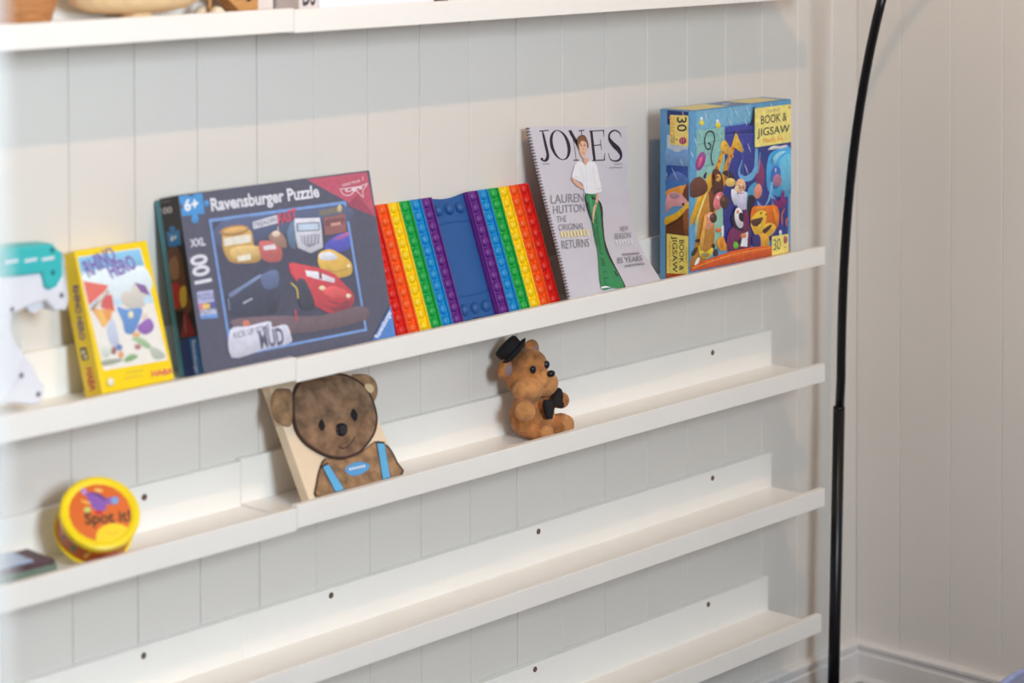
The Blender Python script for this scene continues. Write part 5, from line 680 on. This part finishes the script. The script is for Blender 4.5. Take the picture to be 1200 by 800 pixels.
printed('badge_print', [['l', (236, 242, 248), [0.0032, 0.0032], [p0[0] + (p1[0] - p0[0]) * (i + .1) / 6, p0[1] + (p1[1] - p0[1]) * (i + .1) / 6 + 0.0015], [p0[0] + (p1[0] - p0[0]) * (i + .75) / 6, p0[1] + (p1[1] - p0[1]) * (i + .75) / 6 + 0.0015]] for i in range(6)], M['print_matte'], bg_, w0=0.0047)

# seated plush bear
PB = Vector((-0.905, -0.055, 0.5934))
t = thing('teddy_bear', 'small seated caramel plush bear with black hat and neck bow', 'teddy bear', PB)
def rel(p): return Vector(p) - PB
def voxel(o, size, it=6):
    m = o.modifiers.new('fuse', 'REMESH'); m.mode = 'VOXEL'; m.voxel_size = size; m.use_smooth_shade = True
    s = o.modifiers.new('soften', 'SMOOTH'); s.factor = 0.5; s.iterations = it
    return o
def limb(bm, a, b, ra, rb, n=8):
    a, b = Vector(a), Vector(b)
    for k in range(n + 1):
        f = k / n; r = ra + (rb - ra) * f; ellipsoid(bm, a.lerp(b, f), (r, r, r), 2)
bm = nb()
ellipsoid(bm, rel((-0.9040, -0.050, 0.6255)), (0.0315, 0.0285, 0.0315), 3)
ellipsoid(bm, rel((-0.9030, -0.055, 0.6130)), (0.0330, 0.0300, 0.0196), 3)
limb(bm, rel((-0.926, -0.052, 0.6470)), rel((-0.9470, -0.0790, 0.6440)), 0.0125, 0.0160)
limb(bm, rel((-0.880, -0.056, 0.6470)), rel((-0.8640, -0.075, 0.6440)), 0.0120, 0.0125)
limb(bm, rel((-0.916, -0.060, 0.6065)), rel((-0.9130, -0.0850, 0.6068)), 0.0125, 0.0134)
limb(bm, rel((-0.888, -0.058, 0.6085)), rel((-0.8710, -0.0810, 0.6106)), 0.0135, 0.0172)
voxel(obj('body', bm, M['plush'], t), 0.0011, 5)
bm = nb(); ellipsoid(bm, rel((-0.9520, -0.0845, 0.6446)), (0.0150, 0.0095, 0.0150), 3, Matrix.Rotation(-0.75, 4, 'Z')); obj('paw_pad', bm, M['plush_pale'], t, True)
bm = nb(); ellipsoid(bm, rel((-0.9135, -0.0905, 0.6070)), (0.0118, 0.0085, 0.0118), 3, Matrix.Rotation(-0.3, 4, 'Z')); obj('foot_pad', bm, M['plush_pale'], t, True)
bm = nb(); ellipsoid(bm, rel((-0.8700, -0.0880, 0.6108)), (0.0148, 0.0105, 0.0150), 3, Matrix.Rotation(-0.2, 4, 'Z')); obj('foot_pad', bm, M['plush_pale'], t, True)
bm = nb(); ellipsoid(bm, rel((-0.8960, -0.0745, 0.6235)), (0.0170, 0.0085, 0.0190), 3); obj('belly_patch', bm, M['plush_pale'], t, True)
bm = nb()
ellipsoid(bm, rel((-0.9060, -0.0440, 0.6835)), (0.0330, 0.0310, 0.0315), 3)
ellipsoid(bm, rel((-0.9020, -0.0480, 0.6965)), (0.0270, 0.0260, 0.0250), 3)
voxel(obj('head', bm, M['plush'], t), 0.0011, 5)
bm = nb()
ellipsoid(bm, rel((-0.9200, -0.0610, 0.6675)), (0.0265, 0.0205, 0.0205), 3)
ellipsoid(bm, rel((-0.8890, -0.0650, 0.6710)), (0.0215, 0.0195, 0.0195), 3)
ellipsoid(bm, rel((-0.9000, -0.0690, 0.6800)), (0.0170, 0.0150, 0.0135), 3)
voxel(obj('muzzle', bm, M['plush_pale'], t), 0.0010, 5)
bm = nb(); ellipsoid(bm, rel((-0.8965, -0.0850, 0.6895)), (0.0068, 0.0050, 0.0050), 3); obj('nose', bm, M['gloss_black'], t, True)
for c in ((-0.9185, -0.0700, 0.6965), (-0.8925, -0.0725, 0.7000)):
    bm = nb(); ellipsoid(bm, rel(c), (0.0054, 0.0038, 0.0058), 3); e_ = obj('eye', bm, M['eye'], t, True)
for c, ic in (((-0.9440, -0.038, 0.6960), (-0.9428, -0.0445, 0.6960)), ((-0.8900, -0.040, 0.7165), (-0.8885, -0.0455, 0.7160))):
    bm = nb(); ellipsoid(bm, rel(c), (0.0150, 0.0080, 0.0155), 3, Matrix.Rotation(0.25, 4, 'Y')); e_ = obj('ear', bm, M['plush'], t, True)
    bm = nb(); ellipsoid(bm, rel(ic), (0.0082, 0.0030, 0.0092), 3); obj('inner_ear', bm, M['plush_ear'], e_, True)
# the hat sits on the tilted back of the head
hat_m = Matrix.Translation(rel((-0.9250, -0.0400, 0.7150))) @ Matrix.Rotation(math.radians(-38), 4, 'X') @ Matrix.Rotation(math.radians(-26), 4, 'Y')
bm = nb(); lathe(bm, [(0, 0.0212), (0.0130, 0.0222), (0.0180, 0.0210), (0.0198, 0.0180), (0.0192, 0.0060), (0.0190, 0.0025), (0, 0.0025)], 36)
for v in bm.verts: v.co = hat_m @ v.co
ht = obj('hat', bm, M['black'], t, True)
bm = nb(); lathe(bm, [(0.0, -0.001), (0.0180, -0.001), (0.0235, 0.0016), (0.0270, 0.0050), (0.0278, 0.0062), (0.0268, 0.0064), (0.0225, 0.0038), (0.0175, 0.0028), (0, 0.0028)], 36)
for v in bm.verts: v.co = hat_m @ v.co
obj('brim', bm, M['black'], ht, True)
# neck bow
bm = nb(); bc = rel((-0.8925, -0.0855, 0.6470))
prism(bm, [(0, 0.004), (-0.020, 0.011), (-0.026, 0.005), (-0.024, -0.016), (-0.016, -0.019), (0, -0.004)], -0.003, 0.003, 0.0012); prism(bm, [(0, 0.004), (0.021, 0.015), (0.026, 0.010), (0.025, -0.010), (0.019, -0.014), (0, -0.004)], -0.003, 0.003, 0.0012)
ellipsoid(bm, (0, 0, 0.001), (0.0055, 0.0065, 0.0050), 2)
bmm = Matrix.Translation(bc) @ Matrix.Rotation(math.radians(12), 4, 'Z') @ Matrix.Rotation(math.radians(-8), 4, 'Y') @ Matrix.Rotation(math.radians(80), 4, 'X')
for v in bm.verts: v.co = bmm @ v.co
obj('neck_bow', bm, M['black'], t)


# small stack of cards in a tray at the far left
t = thing('card_box', 'small low grey-green card box lying at the far left beside the tin', 'box', (-1.775, -0.106, 0.5912))
t.rotation_euler.z = math.radians(-3)
obj('tray_edge', box(nb(), -0.101, 0.001, -0.001, 0.063, 0.0, 0.0042, 0.0005), M['spine'], t)
obj('tray', box(nb(), -0.10, 0, 0.0, 0.062, 0.0042, 0.0215, 0.0008), M['card_green'], t)
obj('cards', box(nb(), -0.098, -0.002, 0.002, 0.060, 0.0215, 0.027, 0.0006), M['card_dark'], t)
obj('top_highlight', box(nb(), -0.095, -0.026, 0.010, 0.056, 0.027, 0.029, 0.0004), M['highlight_blue'], t)  # pale blue sheet painted in as the bluish highlight on the box top

# ------------------------------------------------------------------ top ledge, cut by the frame
FZ1 = Z[1] + BASE_T
t = thing('wooden_bowl', 'honey brown turned wooden bowl at the far left of the topmost ledge', 'bowl', (-1.790, -0.0605, FZ1 + 0.0010))
bm = nb(); lathe(bm, [(0, 0), (0.026, 0), (0.030, 0.003), (0.038, 0.018), (0.0445, 0.040), (0.0465, 0.065), (0.0440, 0.075), (0.0420, 0.075), (0.0430, 0.06), (0.038, 0.03), (0.026, 0.010), (0, 0.008)], 56); auto_smooth(obj('vessel', bm, M['wood'], t), 50)
bm = nb()
for z, r in ((0.010, 0.0338), (0.018, 0.0385), (0.028, 0.0415), (0.038, 0.0443), (0.048, 0.0456)):
    tube(bm, [(r * math.cos(2 * math.pi * k / 40), r * math.sin(2 * math.pi * k / 40), z) for k in range(41)], 0.0008, 5, False)
obj('turned_rings', bm, M['wood'], t, True)
t = thing('oval_bowl', 'pale beech oval bowl on a small foot, topmost ledge between bowl and toy', 'bowl', (-1.618, -0.058, FZ1 + 0.0014))
bm = nb(); lathe(bm, [(0, 0.017), (0.022, 0.0175), (0.036, 0.021), (0.0455, 0.030), (0.0490, 0.046), (0.0500, 0.062), (0.0480, 0.062), (0.0455, 0.046), (0.036, 0.028), (0, 0.024)], 64)
for v in bm.verts: v.co.x *= 2.05; v.co.y *= 0.84
auto_smooth(obj('vessel', bm, M['beech'], t), 50)
bm = nb(); lathe(bm, [(0, 0), (0.020, 0), (0.022, 0.003), (0.018, 0.019), (0, 0.019)], 40); auto_smooth(obj('foot', bm, M['beech'], t))
t = thing('pull_along_toy', 'small wooden pull-along toy with ivory bead wheels on the topmost ledge', 'toy', (-1.470, -0.066, FZ1 + 0.0018))
body_o = [(-0.046, 0.034), (-0.036, 0.040), (-0.004, 0.014), (0.020, 0.009), (0.028, 0.014), (0.030, 0.066), (0.010, 0.078), (-0.03, 0.070), (-0.05, 0.05)]
bm = prism(nb(), body_o, -0.014, 0.014, 0.002); bmesh.ops.rotate(bm, verts=bm.verts, cent=(0, 0, 0), matrix=Matrix.Rotation(math.pi / 2, 3, 'X')); obj('body', bm, M['toy_wood'], t)
bm = nb(); lathe(bm, [(0, 0.0015), (0.0045, 0.0015), (0.0055, 0)], 20); bmesh.ops.rotate(bm, verts=bm.verts, cent=(0, 0, 0), matrix=Matrix.Rotation(math.pi / 2, 3, 'X')); o = obj('eye', bm, M['hole'], t); o.location = (0.012, -0.014, 0.030)
for (px_, py_) in ((-0.040, -0.014), (-0.040, 0.014), (0.016, -0.018), (0.016, 0.018)):
    o = obj('bead', ellipsoid(nb(), (0, 0, 0), (0.0105, 0.0105, 0.0105) if px_ < 0 else (0.0078, 0.007, 0.0078)), M['bead'] if px_ < 0 else M['toy_wood'], t, True); o.location = (px_, py_, 0.0105 if px_ < 0 else 0.0078)
obj('axle', tube(nb(), [(-0.040, -0.02, 0.0105), (-0.040, 0.02, 0.0105)], 0.002, 8), M['toy_wood'], t)
obj('strut', tube(nb(), [(-0.040, 0, 0.0105), (-0.040, 0, 0.04)], 0.0025, 8), M['toy_wood'], t)
t = thing('gap_shade_block', 'olive-dark block standing in for the shaded gap behind the pull-along toy', 'book', (-1.416, -0.060, FZ1 + 0.0006))  # added block, the shade of the gap put into its olive colour
obj('cover', box(nb(), -0.030, 0.016, 0.0, 0.046, 0, 0.16, 0.001), M['olive'], t); obj('page_block', box(nb(), -0.028, 0.014, -0.0015, 0.0, 0.003, 0.157), M['spine'], t)
t = thing('slim_book', 'slim off-white book showing dark letters on its spine, topmost ledge', 'book', (-1.3805, -0.106, FZ1 + 0.0000))
obj('cover', box(nb(), -0.0165, 0.0165, 0.0, 0.080, 0, 0.16, 0.0012), M['spine'], t)
printed('spine_print', [['t', (70, 56, 66), 'DS', (-0.011, 0.020), (0.011, 0.020), (-0.011, 0.045), 2]], M['print_matte'], t, mapper=lambda a, b, z: Vector((a, -z, b)))
t = thing('white_card_box', 'plain glossy white box lying on the topmost ledge beside the slim book', 'box', (-1.255, -0.104, FZ1 + 0.0008))
obj('carton', box(nb(), -0.106, 0.103, 0.0, 0.080, 0, 0.075, 0.0015), M['white_card'], t); obj('lid', box(nb(), -0.107, 0.104, -0.0008, 0.081, 0.075, 0.092, 0.0015), M['white_card'], t)
t = thing('dark_book', 'thin dark book at the right of the white box, topmost ledge', 'book', (-1.135, -0.104, FZ1 + 0.0012))
obj('cover', box(nb(), -0.010, 0.010, 0.0, 0.085, 0, 0.12, 0.0012), M['dark_cloth'], t); obj('page_block', box(nb(), -0.008, 0.008, 0.085, 0.0862, 0.002, 0.118), M['spine'], t)

# ------------------------------------------------------------------ pale blue pouf at the lower right edge of the picture
t = thing('pouf', 'pale blue fabric pouf on the floor, its top just showing in the lower right corner', 'pouf', (-0.68, -0.96, 0))
bm = nb(); lathe(bm, [(0, 0), (0.19, 0), (0.235, 0.03), (0.25, 0.10), (0.25, 0.28), (0.237, 0.345), (0.19, 0.375), (0.08, 0.385), (0, 0.386)], 64); auto_smooth(obj('cushion', bm, M['pouf'], t), 60)
bm = nb(); tube(bm, [(0.238 * math.cos(2 * math.pi * k / 64), 0.238 * math.sin(2 * math.pi * k / 64), 0.347) for k in range(65)], 0.005, 8, False); obj('piping', bm, M['pouf'], t, True)
